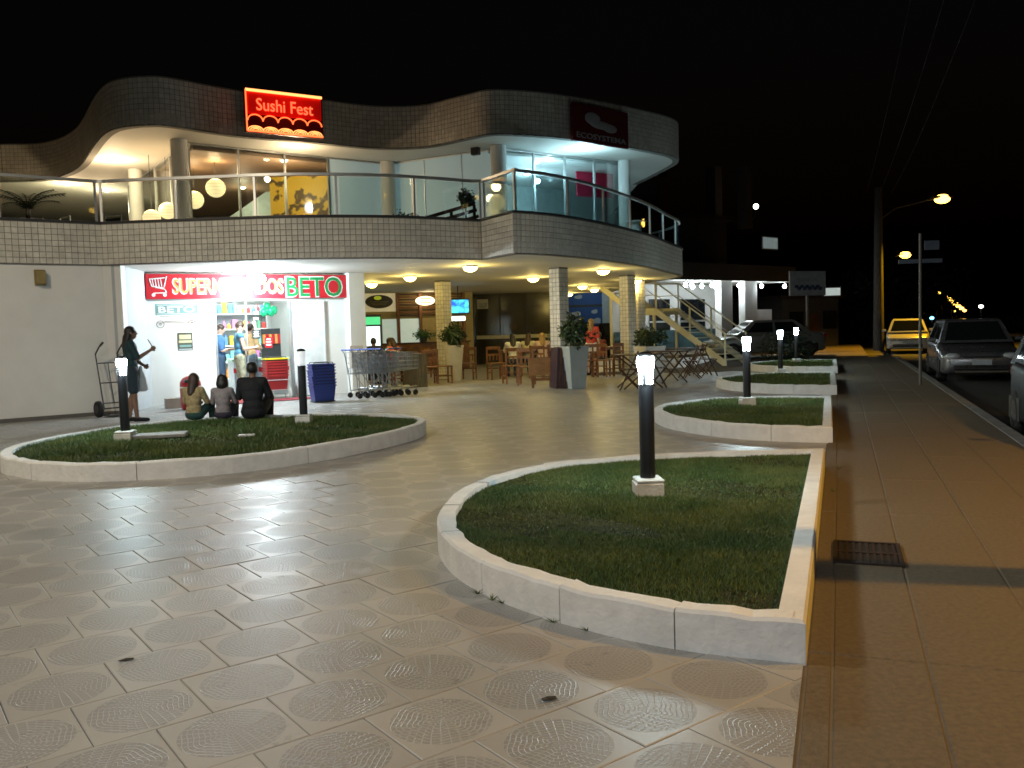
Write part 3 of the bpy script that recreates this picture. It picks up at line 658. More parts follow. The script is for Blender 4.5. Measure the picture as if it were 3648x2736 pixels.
for (i0, i1) in segs:
    sub = RPth[i0:i1+1]; tot = sum((Vector(b)-Vector(a)).length for a, b in zip(sub, sub[1:])); n = max(1, round(tot/1.55)); fine = resample(sub, tot/(n*10)*.9999)
    ends = [fine[min(k*10, len(fine)-1)] for k in range(n)] + [(sub[-1], fine[-1][1])]
    for k, (p, a) in enumerate(ends):
        dx = .05 if k == 0 else (-.05 if k == len(ends)-1 else 0); post((p[0]+math.cos(a)*dx, p[1]+math.sin(a)*dx), a)
    for k in range(n):
        pts = [fine[min(k*10+j, len(fine)-1)][0] for j in range(0, 11)]
        if k == n-1: pts[-1] = sub[-1]
        d0 = (Vector(pts[1])-Vector(pts[0])).normalized()*.06; d1 = (Vector(pts[-1])-Vector(pts[-2])).normalized()*.06
        pts = [tuple(Vector(pts[0])+d0)] + pts[1:-1] + [tuple(Vector(pts[-1])-d1)]
        MB().ribbon(pts, ZT+.06, ZR-.07, .008).build('glass_panel', m_rglass, rail)
# --- wall lamp on the left wall
wp = DY(88, 600, P(110, 572, ZB).y); wa = math.atan2(WL[2][1]-WL[1][1], WL[2][0]-WL[1][0])
wx, wz = on_wall(86, 600, WL[1], wa); wpos = (WL[1][0]+math.cos(wa)*wx, WL[1][1]+math.sin(wa)*wx)
wt = thing('wall_lantern', 'unlit box wall light high on the left plaster wall', 'wall light', (wpos[0], wpos[1], wz), wa)
MB().bx(-.09, .09, -.03, 0, -.14, .14).build('back_plate', mat('brass_box', (.3, .22, .08), .5, .4), wt); MB().bx(-.075, .075, -.15, -.031, -.12, .12, bev=.01).build('housing', mat('brass_box', (.3, .22, .08), .5, .4), wt)
# --- ceiling lamps under the slab
m_domeE = emat('warm_dome_glow', (1.0, .78, .30), 9.0)
def dome(x, y, lb, power=44, col=(1.0, .74, .20)):
    p = P(x, y, ZB-.09); t = thing('ceiling_lamp', lb, 'ceiling lamp', (p.x, p.y, ZB), 0, 'warm dome lamps under the balcony')
    MB().lathe([(.17, -.03), (.17, 0.0)], 20).build('base_ring', m_plaster, t); MB().lathe([(.02, -.135), (.09, -.12), (.14, -.085), (.16, -.031)], 20).build('glass_dome', m_domeE, t, smooth=True)
    lamp('POINT', (0, 0, -.24), power, col, .1, parent=t); return t
for (x, y, lb) in ((886, 604, 'warm dome ceiling lamp nearest the supermarket pier'), (1016, 583, 'warm dome ceiling lamp closest to the front edge of the balcony'), (1152, 606, 'warm dome ceiling lamp left of the tall central tiled column'),
                   (1303, 590, 'bright warm dome ceiling lamp between the two right tiled columns'), (1258, 622, 'warm dome ceiling lamp just right of the central tiled column'), (1284, 629, 'smaller looking warm dome ceiling lamp over the blue wall'),
                   (1375, 610, 'warm dome ceiling lamp above the staircase'), (1229, 638, 'farthest warm dome ceiling lamp beside the central column'), (803, 618, 'warm dome ceiling lamp half hidden by the supermarket pier')): dome(x, y, lb)
# --- flood light over the supermarket sign
fp = Vector((FL[0]+math.cos(FA)*2.0+math.sin(FA)*1.0, FL[1]+math.sin(FA)*2.0-math.cos(FA)*1.0, 0)); fl_t = thing('flood_lamp', 'glaring white lamp under the balcony in front of the supermarket sign', 'lamp', (fp.x, fp.y, ZB), FA)
MB().tube((0, 0, -.08), (0, 0, 0), .03).build('bracket', m_plaster, fl_t); MB().ell((0, 0, -.2), (.2, .2, .13)).build('bulb', emat('flood_glow', (.92, 1, 1), 60), fl_t, smooth=True)
lamp('POINT', (0, 0, -.16), 400, (.76, .93, 1.0), .12, parent=fl_t)
fl_t.children[-1].location.z = -.46
lamp('AREA', (2.1, 2.6, 2.68), 260, (.9, 1, .98), 2.6, name='shop_ceiling_light', parent=shop)
for k in range(3):
    MB().bx(.7, 3.6, 1.2+k*1.6, 1.3+k*1.6, 2.71, 2.75).build('fluorescent_tube', emat('tube_glow', (.95, 1, 1), 8), shop)
# --- upper lamps
m_cold = emat('cold_downlight', (.75, .95, 1.0), 22); m_warmd = emat('warm_downlight', (1.0, .86, .6), 16)
def down(p, lb, warm, power, grp):
    t = thing('downlight', lb, 'downlight', p, 0, grp); MB().lathe([(.1, -.012), (.11, 0)], 18).build('trim_ring', m_plaster, t)
    MB().ell((0, 0, -.02), (.075, .075, .035)).build('lens', m_warmd if warm else m_cold, t, smooth=True)
    lamp('POINT', (0, 0, -.5), power, (1, .76, .46) if warm else (.5, .86, 1.0), .07, parent=t)
G1, G2 = 'warm downlights under the left roof', 'cold downlights under the right roof'
down(P(243, 345, RB), 'warm downlight in the left roof overhang above the railing', True, 95, G1); down(P(638, 315, RB), 'warm downlight under the roof below the red neon sign', True, 60, G1)
down(P(145, 397, RB), 'warm downlight at the far left of the roof overhang', True, 75, G1); down(Vector((-11.6, 25.6, RB-.0)), 'added warm downlight farther back under the left roof', True, 60, G1)  # the farther-back one is added to brighten the soffit
down(P(1265, 320, RB), 'brightest cold downlight under the right roof below the dark red sign', False, 70, G2); 
def down_in(x, y, Y, lb, warm, power, grp): q = DY(x, y, Y); down(P(x, y, RB-.1), lb, warm, power, grp)
down_in(1188, 343, 24, 'cold downlight inside the right upper room near the glass', False, 60, G2)
down_in(1138, 375, 26, 'cold downlight deep inside the right upper room', False, 60, G2)
down(Vector((-5.35, 21.35, RB-.13)), 'added warm downlight inside the dining room over the yellow mural', True, 60, G1); down(P(524, 404, RB-.13), 'small warm downlight deep in the dining room', True, 40, G1)  # the one over the mural is added to light it
q = (gB0[0]+1.4, gB0[1]+.75, RB-.06); down(q, 'cold downlight behind the frosted panels', False, 26, G2)
# ================================================================== signs on the building
m_red = mat('sign_red', (.50, .015, .025), .35, var=.04); m_white = mat('sign_white', (.8, .79, .76), .45, var=.03); m_orange = mat('sign_orange', (.85, .32, .08), .4, var=.03)
m_green = mat('sign_green', (.01, .22, .06), .4, var=.03); m_teal = mat('wall_teal', (.16, .28, .27), .7, var=.08); m_black = mat('black_plastic', (.012, .012, .013), .45)
def fw(x, y): return on_wall(x, y, FL, FA)
sg = thing('supermarket_sign', 'long red supermarket sign with cart logo and green name over the shop door', 'sign', (FL[0], FL[1], 0), FA)
MB().bx(-.03, 4.3, -.14, -.03, 2.215, 2.735, bev=.01).build('panel', m_red, sg)
MB().bx(-.045, 4.315, -.1, -.004, 2.2, 2.213).bx(-.045, 4.315, -.1, -.004, 2.737, 2.75).build('trim', m_alu, sg)
def outlined(txt, a, b, m, th=.012):
    (x0, z0), (x1, z1) = fw(*a), fw(*b)
    l1 = letters(txt, x0-.02, x1+.02, z0-.02, z1+.02, m_white, sg, y=-.141, depth=.006, off=.03, name='letter_outline'); letters(txt, x0+.012, x1-.012, z0+.006, z1-.006, m, sg, y=-.148, depth=.006, off=.008)
outlined('SUPERMERCADOS', (372, 635), (606, 604), m_orange); outlined('BETO', (615, 642), (733, 599), m_green)
mb = MB()
def cart_lines(mb, x0, x1, z0, z1, y, r):
    X = lambda t: x0+(x1-x0)*t; Z = lambda t: z0+(z1-z0)*t
    pts = [(X(1), Z(1)), (X(.8), Z(.42)), (X(.12), Z(.5)), (X(0), Z(.86)), (X(.92), Z(.93))]
    for a_, b_ in zip(pts, pts[1:]): mb.tube((a_[0], y, a_[1]), (b_[0], y, b_[1]), r, n=6)
    for t in (.22, .38, .54, .7): mb.tube((X(t), y, Z(.48)), (X(t-.06), y, Z(.88)), r*.8, n=6)
    pts = [(X(.3), Z(.45)), (X(.85), Z(.36)), (X(.95), Z(.18)), (X(.2), Z(.16))]
    for a_, b_ in zip(pts, pts[1:]): mb.tube((a_[0], y, a_[1]), (b_[0], y, b_[1]), r, n=6)
    for t in (.2, .85): mb.lathe([((x1-x0)*.11, -.004), ((x1-x0)*.11, .004)], 14, Matrix.Translation((X(t), y, Z(.07))) @ Matrix.Rotation(PI/2, 4, 'X'))
(x0, z0), (x1, z1) = fw(322, 641), fw(357, 598); cart_lines(mb, x0, x1, z0, z1, -.145, .012); mb.build('cart_logo', m_white, sg)
# painted logo on the wall
lg = bpy.data.objects.new('painted_logo', None); C.objects.link(lg); lg.parent = shop
(x0, z0), (x1, z1) = fw(336, 681), fw(427, 656)
MB().bx(x0, x1, -.004, -.001, z0, z1).build('logo_field', m_teal, lg); MB().bx(x0+.03, x1-.03, -.006, -.0045, z0+.02, z0+.03).bx(x0+.03, x1-.03, -.006, -.0045, z1-.03, z1-.02).build('logo_lines', m_white, lg)
letters('BETO', x0+.06, x1-.06, z0+.05, z1-.05, m_white, lg, y=-.0065, depth=.003, off=.02)
mb = MB(); (ax, az), (bx_, bz) = fw(338, 707), fw(425, 683)
for a_, b_ in (((.1, 1), (.85, 1)), ((.85, 1), (1, .8)), ((1, .8), (.95, .42)), ((.95, .42), (0, .42)), ((.2, .55), (.9, .55))): mb.tube((ax+(bx_-ax)*a_[0], -.004, az+(bz-az)*a_[1]), (ax+(bx_-ax)*b_[0], -.004, az+(bz-az)*b_[1]), .007, n=5)
for t in (.1, .87):
    for r_ in (.075, .02): 
        for k in range(12): mb.tube((ax+(bx_-ax)*t+r_*math.cos(k*PI/6), -.004, az+.06+r_*math.sin(k*PI/6)), (ax+(bx_-ax)*t+r_*math.cos((k+1)*PI/6), -.004, az+.06+r_*math.sin((k+1)*PI/6)), .006, n=5)
mb.build('logo_cart', mat('logo_brown', (.25, .16, .13), .7), lg)
# notices
def notice(name, label, a, b, m, cat, lines=(), y0=-.012):
    (x0, z0), (x1, z1) = fw(*a), fw(*b); t = thing(name, label, cat, (FL[0]+math.cos(FA)*(x0+x1)/2, FL[1]+math.sin(FA)*(x0+x1)/2, (z0+z1)/2), FA); W, Hh = (x1-x0)/2, (z1-z0)/2
    MB().bx(-W, W, y0, -.003, -Hh, Hh).build('sheet', m, t)
    for (u0, u1, v0, v1, mm) in lines: MB().bx(-W+2*W*u0, -W+2*W*u1, y0-.002, y0-.0005, -Hh+2*Hh*v0, -Hh+2*Hh*v1).build('print', mm, t)
    return t
m_ol = mat('poster_olive', (.06, .065, .04), .6); m_cr = mat('poster_cream', (.55, .48, .3), .6); m_pap = mat('paper_grey', (.42, .48, .52), .7)
notice('poster', 'dark green poster with cream lettering on the supermarket wall', (385, 757), (415, 718), m_ol, 'poster', ((.1, .9, .62, .88, m_cr), (.06, .94, .42, .56, m_cr), (.1, .9, .18, .3, m_teal), (.04, .96, .02, .08, m_pap)))
notice('paper_notice', 'small pale paper notice on the wall beside the shop door', (430, 723), (448, 702), m_pap, 'notice', ((.15, .85, .2, .8, mat('paper_blue', (.36, .42, .5), .7)),))
m_stk = mat('sticker_black', (.02, .02, .02), .5)
def glass_sticker(label, s0, s1, z0, z1, m, lines):
    t = thing('sticker', label, 'sticker', (FL[0]+math.cos(FA)*s0-math.sin(FA)*.05, FL[1]+math.sin(FA)*s0+math.cos(FA)*.05, z0), FA); W, Hh = s1-s0, z1-z0
    MB().bx(0, W, -.004, 0, 0, Hh).build('sheet', m, t)
    for (u0, u1, v0, v1, mm) in lines: MB().bx(W*u0, W*u1, -.007, -.005, Hh*v0, Hh*v1).build('print', mm, t)
for k, (a, b, mm, lb) in enumerate((((546, 681), (562, 671), m_stk, 'black opening notice at the top of the glass shop door'), ((546, 692), (562, 684), m_stk, 'black strip sticker under the top notice on the glass door'), ((547, 732), (563, 712), m_stk, 'black square sticker low on the glass shop door'), ((574, 751), (589, 728), m_red, 'red and white rounded sticker on the glass shop door'))):
    (x0, z0), (x1, z1) = fw(*a), fw(*b); glass_sticker(lb, x0, x1, z0, z1, mm, ((.15, .85, .2, .35, m_white), (.15, .85, .5, .62, m_white), (.2, .8, .75, .85, m_white)))
# --- neon sushi sign on the roof band
def roof_frame(xl, xr, yb):
    a = P(xl, yb[0], RB+.02); b = P(xr, yb[1], RB+.02); return a, b
a = DY(527, 188, 19.42); a = Vector((-5.72, 19.18, 0)); b = Vector((-4.02, 20.22, 0))
nA = math.atan2(b.y-a.y, b.x-a.x); no = (a.x+math.sin(nA)*.22, a.y-math.cos(nA)*.22)
def nw(x, y): return on_wall(x, y, no, nA)
(x0, z1), (x1, z0) = nw(527, 190), nw(699, 300); print('neon', x0, x1, z0, z1, nw(527, 282), nw(699, 213))
z0n, z1n = nw(527, 284)[1], nw(527, 190)[1]
ns = thing('neon_sign', 'glowing red neon sushi sign with wave pattern on the roof band', 'sign', (no[0]+math.cos(nA)*x0, no[1]+math.sin(nA)*x0, z0n), nA); W = x1-x0; Hh = z1n-z0n
MB().bx(0, W, .0, .1, 0, Hh).build('box', mat('neon_box', (.08, .01, .01), .4), ns)
MB().bx(.03, W-.03, -.008, -.001, Hh*.42, Hh-.03).build('lit_face', emat('neon_red_face', (.9, .006, .003), .2), ns)
MB().bx(.03, W-.03, -.006, -.001, .03, Hh*.42-.004).build('dark_face', mat('neon_dark', (.05, .004, .004), .3, emit=(1, 0, 0), es=.01), ns)
m_neon = emat('neon_tube', (1.0, .12, .03), 3.2); m_neon2 = emat('neon_hot', (1.0, .36, .1), 2.6)
MB().tube((.02, -.03, Hh-.03), (W-.02, -.03, Hh-.03), .03, n=8).build('top_tube', m_neon2, ns); MB().tube((.02, -.03, .03), (.02, -.03, Hh-.03), .014, n=8).build('side_tube', m_neon, ns); MB().tube((.02, -.03, .03), (W-.02, -.03, .03), .02, n=8).build('bottom_tube', m_neon, ns)
def arcs(n, z, r, rr, sq=.8, m=m_neon, name='wave_tube'):
    mb = MB(); st = (W-.08)/n
    for k in range(n):
        cx = .04+st*(k+.5)
        for j in range(8):
            t0, t1 = PI*j/8, PI*(j+1)/8; mb.tube((cx+st*.5*math.cos(t0)*r, -.03, z+st*.5*sq*math.sin(t0)*r), (cx+st*.5*math.cos(t1)*r, -.03, z+st*.5*sq*math.sin(t1)*r), rr, n=6)
    mb.build(name, m, ns)
arcs(5, Hh*.27, 1.0, .012); 
for r_ in (1.0, .7, .4): arcs(5, .045, r_, .010, .55, m_neon2)
letters('Sushi Fest', W*.14, W*.87, Hh*.52, Hh*.80, emat('neon_letter', (1, .22, .08), 1.1), ns, y=-.012, depth=.02)
lamp('AREA', (W/2, -.25, Hh*.6), 1.0, (1, .08, .02), 1.0, name='neon_light', rot=(R(90), 0, 0), parent=ns)
# --- unlit dark red sign at right
a = Vector((2.05, 21.0, 0)); b = Vector((3.55, 22.25, 0)); nA = math.atan2(b.y-a.y, b.x-a.x); no = (a.x+math.sin(nA)*.2, a.y-math.cos(nA)*.2)
(x0, z1), (x1, _) = nw2 = (on_wall(1236, 220, no, nA), on_wall(1356, 240, no, nA)); z0 = on_wall(1240, 303, no, nA)[1]
es = thing('dark_red_sign', 'unlit dark red sign with white cloud-shaped emblem on the right roof band', 'sign', (no[0]+math.cos(nA)*x0, no[1]+math.sin(nA)*x0, z0), nA); W = x1-x0; Hh = z1-z0
MB().bx(0, W, 0, .08, 0, Hh, bev=.01).build('panel', mat('dull_red', (.09, .006, .009), .5), es)
mb = MB(); mb.ell((W*.35, -.002, Hh*.66), (W*.14, .012, Hh*.17)).ell((W*.5, -.002, Hh*.52), (W*.2, .012, Hh*.11)).ell((W*.66, -.002, Hh*.47), (W*.13, .012, Hh*.12)); mb.build('emblem', mat('dull_white', (.3, .29, .28), .5), es, smooth=True)
letters('ECOSYSTEMA', W*.06, W*.95, Hh*.1, Hh*.25, mat('dull_white', (.3, .29, .28), .5), es, y=-.003, depth=.01, off=.01)
# --- bar signs under the slab
(x0, z0), (x1, z1) = bw(788, 667), bw(846, 637); t = thing('oval_sign', 'black oval bar sign with lime green crest under the balcony', 'sign', (bl0[0]+math.cos(bla)*(x0+x1)/2, bl0[1]+math.sin(bla)*(x0+x1)/2, (z0+z1)/2), bla)
Wx, Wz = (x1-x0)/2, (z1-z0)/2; mb = MB(); mb.lathe([(1, 0), (1, .05)], 32, Matrix.Translation((0, -.07, 0)) @ Matrix.Rotation(PI/2, 4, 'X') @ Matrix.Diagonal((Wx, Wz, 1, 1))); mb.build('board', mat('oval_black', (.015, .014, .01), .4), t)
MB().ell((-.05, -.125, Wz*.55), (Wx*.28, .01, Wz*.3)).build('crest', mat('lime', (.35, .42, .02), .5, emit=(.7, .8, .05), es=.3), t)
for k in range(3): MB().bx(-Wx*.7+.05*k, Wx*.7-.05*k, -.126, -.121, -Wz*.05-k*Wz*.22, Wz*.07-k*Wz*.22).build('print', mat('oval_print', (.1, .09, .07), .5), t)
(x0, z0), (x1, z1) = bw(896, 660), bw(935, 640); t = thing('lit_sign', 'small glowing cream sign on the timber slats of the bar', 'sign', (bl0[0]+math.cos(bla)*(x0+x1)/2, bl0[1]+math.sin(bla)*(x0+x1)/2, (z0+z1)/2), bla); Wx, Wz = (x1-x0)/2, (z1-z0)/2
mb = MB(); mb.lathe([(1, 0), (1, .1)], 24, Matrix.Translation((0, -.1, 0)) @ Matrix.Rotation(PI/2, 4, 'X') @ Matrix.Diagonal((Wx, Wz, 1, 1))); mb.build('light_box', emat('cream_glow', (1, .82, .5), 3.2), t)
for zz in (.45, -.45): MB().bx(-Wx*.55, Wx*.55, -.212, -.203, Wz*zz-.02, Wz*zz+.02).build('red_band', mat('sign_rust', (.4, .1, .03), .5), t)
lamp('POINT', (0, -.6, 0), 10, (1, .75, .4), .1, parent=t)
# television
tvp = DY(990, 662, 27.6); t = thing('television', 'wall television glowing blue and green beside the tiled column', 'television', tvp, R(8))
MB().bx(-.36, .36, 0, .09, -.24, .24, bev=.01).build('casing', m_black, t)
def tv_mat():
    m = bpy.data.materials.new('tv_picture'); m.use_nodes = True; n = m.node_tree.nodes; l = m.node_tree.links; b = n['Principled BSDF']; tc = n.new('ShaderNodeTexCoord'); no_ = n.new('ShaderNodeTexNoise'); no_.inputs['Scale'].default_value = 3.5
    l.new(tc.outputs['Object'], no_.inputs['Vector']); r = n.new('ShaderNodeValToRGB'); e = r.color_ramp.elements; e[0].position = .4; e[1].position = .6; e[0].color = (.02, .12, .75, 1); e[1].color = (.1, .9, .8, 1); l.new(no_.outputs['Fac'], r.inputs['Fac'])
    l.new(r.outputs[0], b.inputs['Emission Color']); b.inputs['Emission Strength'].default_value = 1.6; b.inputs['Base Color'].default_value = (0, 0, 0, 1); return m
MB().bx(-.33, .33, -.006, -.001, -.2, .21).build('screen', tv_mat(), t); MB().tube((0, .05, .24), (0, .05, .75), .02).build('bracket', m_black, t)
p = DY(990, 688, 27.6); t = thing('menu_light', 'small bright white light box under the television', 'light box', p, R(8)); MB().bx(-.22, .22, 0, .06, -.07, .07, bev=.01).build('box', emat('menu_glow', (.95, 1, 1), 3), t); MB().tube((0, .03, -.07), (0, .03, -p.z+.0), .02).build('stand', m_black, t)
# fridge at the back of the bar
p = DY(806, 720, 29.6); fr = thing('drinks_fridge', 'lit drinks fridge with green header behind the bar', 'fridge', (p.x-.1, p.y, 0), bla); MB().bx(-.4, .4, 0, .5, 0, 2.0).build('cabinet', mat('fridge_dark', (.05, .06, .06), .4), fr); MB().bx(-.34, .34, -.012, -.002, .5, 1.6).build('glass_front', emat('fridge_glow', (.75, .95, 1), 1.6), fr); MB().bx(-.36, .36, -.02, -.002, 1.66, 1.92).build('header', emat('fridge_green', (.1, .8, .3), .9), fr)
for k in range(10): MB().tube((-.28+.062*k, -.06, .5), (-.28+.062*k, -.06, .5+.22+.03*(k % 3)), .022).build('bottle', mat('bottle%d' % (k % 3), [(.02, .05, .2), (.05, .2, .06), (.3, .05, .03)][k % 3], .2), fr)
# ================================================================== street lighting
m_galv = mat('galvanised', (.16, .15, .14), .55, .6, var=.15); m_pole = mat('pole_concrete', (.06, .055, .05), .85, var=.2, bump=.3)
m_sodE = emat('sodium_glow', (1.0, .56, .08), 9)
def street_lamp(label, base, lampz, arm, power, pole=True, group='sodium street lamps', col=SOD, glow=m_sodE, s=1.0, cone=174, soft=.25):
    bx_, by_, bz_ = base; t = thing('street_lamp', label, 'street lamp', base, 0, group)
    MB().tube((0, 0, 0), (0, 0, lampz+.6), .15*s, .1*s, n=14).build('pole', m_pole, t)
    tip = Vector((arm[0], arm[1], lampz)); k = tip*0.25 + Vector((0, 0, lampz*.72))
    MB().path([(0, 0, lampz-.9), tuple(Vector((arm[0]*.3, arm[1]*.3, lampz-.35))), tuple(tip + Vector((0, 0, .06)))], .03, n=8).build('arm', m_galv, t)
    d = Vector((arm[0], arm[1], 0)).normalized(); a = math.atan2(d.y, d.x)
    MB().box((tip.x+d.x*.15, tip.y+d.y*.15, lampz+.07), (.55*s, .26*s, .12), a, bev=.04).build('lantern', m_galv, t)
    mb = MB(); mb.ell((tip.x+d.x*.2, tip.y+d.y*.2, lampz), (.22*s, .17*s, .13*s)); mb.build('lens', glow, t, smooth=True)
    if power: l_ = lamp('SPOT', (tip.x+d.x*.2, tip.y+d.y*.2, lampz-.34), power, col, .12, spot=cone, parent=t); l_.data.spot_blend = soft
    return t
# lamp with the long arm by the road, and the ones receding behind it
pb = DY(1898, 752, 40.0); l1 = DY(2026, 430, pb.y); street_lamp('sodium street lamp on a concrete pole with long arm, nearest in view', (pb.x, pb.y, -.12), l1.z+.12, (l1.x-pb.x, 0), 4200, col=(1, .50, .008), cone=122, soft=.5, s=1.6)
l2 = DY(1950, 551, 74); street_lamp('second sodium street lamp, left of the street name post', (l2.x-2.4, 74, -.2), l2.z+.2, (2.4, 0), 1200, cone=130, soft=.5, s=2.2)
l3 = DY(2026, 630, 130); street_lamp('third sodium street lamp, at the head of the distant row', (l3.x-2.4, 130, -.3), l3.z+.3, (2.4, 0), 0, s=2.4)
for k in range(7):
    f_ = k/6; Y = 150 + 200*f_*f_ + 60*f_; q = DY(2041 + 42*f_, 641 + 30*f_, Y)
    street_lamp(('highest', 'second', 'third', 'middle', 'fifth', 'sixth', 'lowest')[k] + ' tiny lamp of the distant slanting row of street lamps', (q.x-2.4, Y, -.4), q.z+.4, (2.4, 0), 0, group='distant row of street lamps', s=2.2+f_*2.2)
# lamps outside the frame that light the forecourt: one across the road, one behind at left
street_lamp('sodium street lamp across the road to the right of the view', (9.2, 2.8, -.16), 6.6, (-2.0, .52), 1650, col=(1, .50, .045), cone=150, soft=.8)
street_lamp('warm street lamp at the left end of the forecourt', (-9.4, 4.6, -.1), 7.2, (1.6, .8), 1400, col=(1, .85, .62))
street_lamp('pale street lamp behind the viewer', (-2.5, -7.0, -.1), 7.2, (.6, 1.5), 1500, col=(.93, .98, 1.0))
upole = thing('utility_pole', 'tall concrete utility pole at the kerb to the right of the view', 'utility pole', (3.75, 4.24, -.16)); MB().tube((0, 0, 0), (0, 0, 9.5), .15, .1, n=16).build('shaft', m_pole, upole)
MB().box((0, 0, 9.0), (1.9, .1, .1), R(20)).build('crossarm', m_dwood, upole)
# overhead cables
m_cab = mat('cable', (.02, .02, .02), .6)
for (dx, z, lb) in ((-.6, 8.9, 'leftmost overhead cable strung along the street'), (0, 8.6, 'middle overhead cable strung along the street'), (.5, 8.2, 'rightmost overhead cable strung along the street')):
    a = Vector((3.75+dx, 4.24, z)); b = Vector((pb.x+dx, pb.y, l1.z+.2)); pts = []
    for k in range(25): t_ = k/24; p = a.lerp(b, t_); pts.append((p.x, p.y, p.z - 1.1*4*t_*(1-t_)*.6))
    tag(MB().path(pts, .004, 5).build('overhead_cable', m_cab), lb, 'cable')
# street name post
sp = P(1988, 832, 0.0); t = thing('street_name_post', 'slim metal post with crossed street name plates on the sidewalk', 'street sign', sp, R(-6))
MB().tube((0, 0, 0), (0, 0, 3.05), .03, n=10).build('post', m_galv, t); MB().bx(-.42, .42, -.012, .012, 2.46, 2.54).build('name_plate', mat('plate_blue', (.12, .15, .2), .4), t); MB().bx(.08, .36, -.012, .012, 2.72, 2.9).build('name_plate', mat('plate_blue', (.12, .15, .2), .4), t)
# ---------------------------------------------------------------- bollard lamps
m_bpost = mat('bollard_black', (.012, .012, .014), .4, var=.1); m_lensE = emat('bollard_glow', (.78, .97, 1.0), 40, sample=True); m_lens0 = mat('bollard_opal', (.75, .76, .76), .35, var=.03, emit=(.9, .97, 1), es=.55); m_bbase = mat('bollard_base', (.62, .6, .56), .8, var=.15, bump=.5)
def bollard(x, y, label, lit=True, rz=0.0, s=1.0):
    p = P(x, y, .14); t = thing('bollard_lamp', label, 'bollard lamp', p, rz, 'bollard lamps in the lawn beds'); h0, h1, h2 = .125, .82, 1.04
    MB().box((0, 0, .045), (.205, .205, .13), bev=.02).box((.004, -.002, .113), (.2, .2, .03), .04, bev=.01).build('base_block', m_bbase, t)
    MB().tube((0, 0, .11), (0, 0, h1), .056, n=20).build('post', m_bpost, t); MB().lathe([(.05, h1), (.052, h1+.1), (.062, h1+.125), (.066, h2-.05), (.06, h2-.02)], 20).build('lens', m_lensE if lit else m_lens0, t, smooth=True)
    for k in range(3): MB().lathe([(.0575, h1+.03+.032*k), (.0575, h1+.037+.032*k)], 20).build('louvre_ring', m_bpost if lit else m_lens0, t)
    for k in range(3): a = k*2*PI/3 - 1.9 - rz; MB().box((.056*math.cos(a), .056*math.sin(a), h1+.06), (.026, .012, .13), a+PI/2).build('louvre_bar', m_bpost if lit else m_lens0, t)
    MB().lathe([(.058, h2-.02), (.06, h2), (.04, h2+.012), (.005, h2+.02)], 20).build('cap', m_bpost, t, smooth=True)
    if lit:
        for k in range(3): 
            a = k*2*PI/3 + .3; lamp('POINT', (.13*math.cos(a), .13*math.sin(a), h1+.12), 19, (.70, .93, 1.0), .05, parent=t)
    return t
bollard(272, 952, 'lit bollard lamp in the left lawn in front of the standing woman'); bollard(657, 914, 'faint white-topped bollard lamp in the left lawn by the blue baskets', lit=False)
bollard(1400, 1068, 'nearest lit bollard lamp in the right foreground lawn'); bollard(1614, 876, 'lit bollard lamp in the second lawn bed'); bollard(1686, 808, 'lit bollard lamp in the third lawn bed'); bollard(1720, 784, 'farthest lit bollard lamp beside the dark hedge')
# ================================================================== people
def skin_mat(name, c): return mat(name, c, .55, var=.06, scale=10)
SK1 = skin_mat('skin_tan', (.36, .2, .13)); SK2 = skin_mat('skin_fair', (.52, .33, .25)); SK3 = skin_mat('skin_brown', (.2, .11, .07))
HAIRB = mat('hair_black', (.012, .01, .009), .45, var=.3, scale=30, bump=.5, bscale=90); HAIRD = mat('hair_brown', (.04, .02, .012), .5, var=.3, scale=30, bump=.5, bscale=90); HAIRL = mat('hair_blond', (.3, .19, .07), .5, var=.3, scale=30, bump=.5)
def cloth(name, c, var=.1, scale=8): return mat(name, c, .85, var=var, scale=scale, bump=.7, bscale=13)
def remesh(mb, name, m, parent, vox, sm=4):
    o = mb.build(name, m, parent); r = o.modifiers.new('weld', 'REMESH'); r.mode = 'VOXEL'; r.voxel_size = vox; r.use_smooth_shade = True
    s = o.modifiers.new('soften', 'SMOOTH'); s.factor = .5; s.iterations = sm; return o
def seg_M(p, q):
    d = (Vector(q)-Vector(p)); return d.to_track_quat('Z', 'Y').to_matrix().to_4x4()
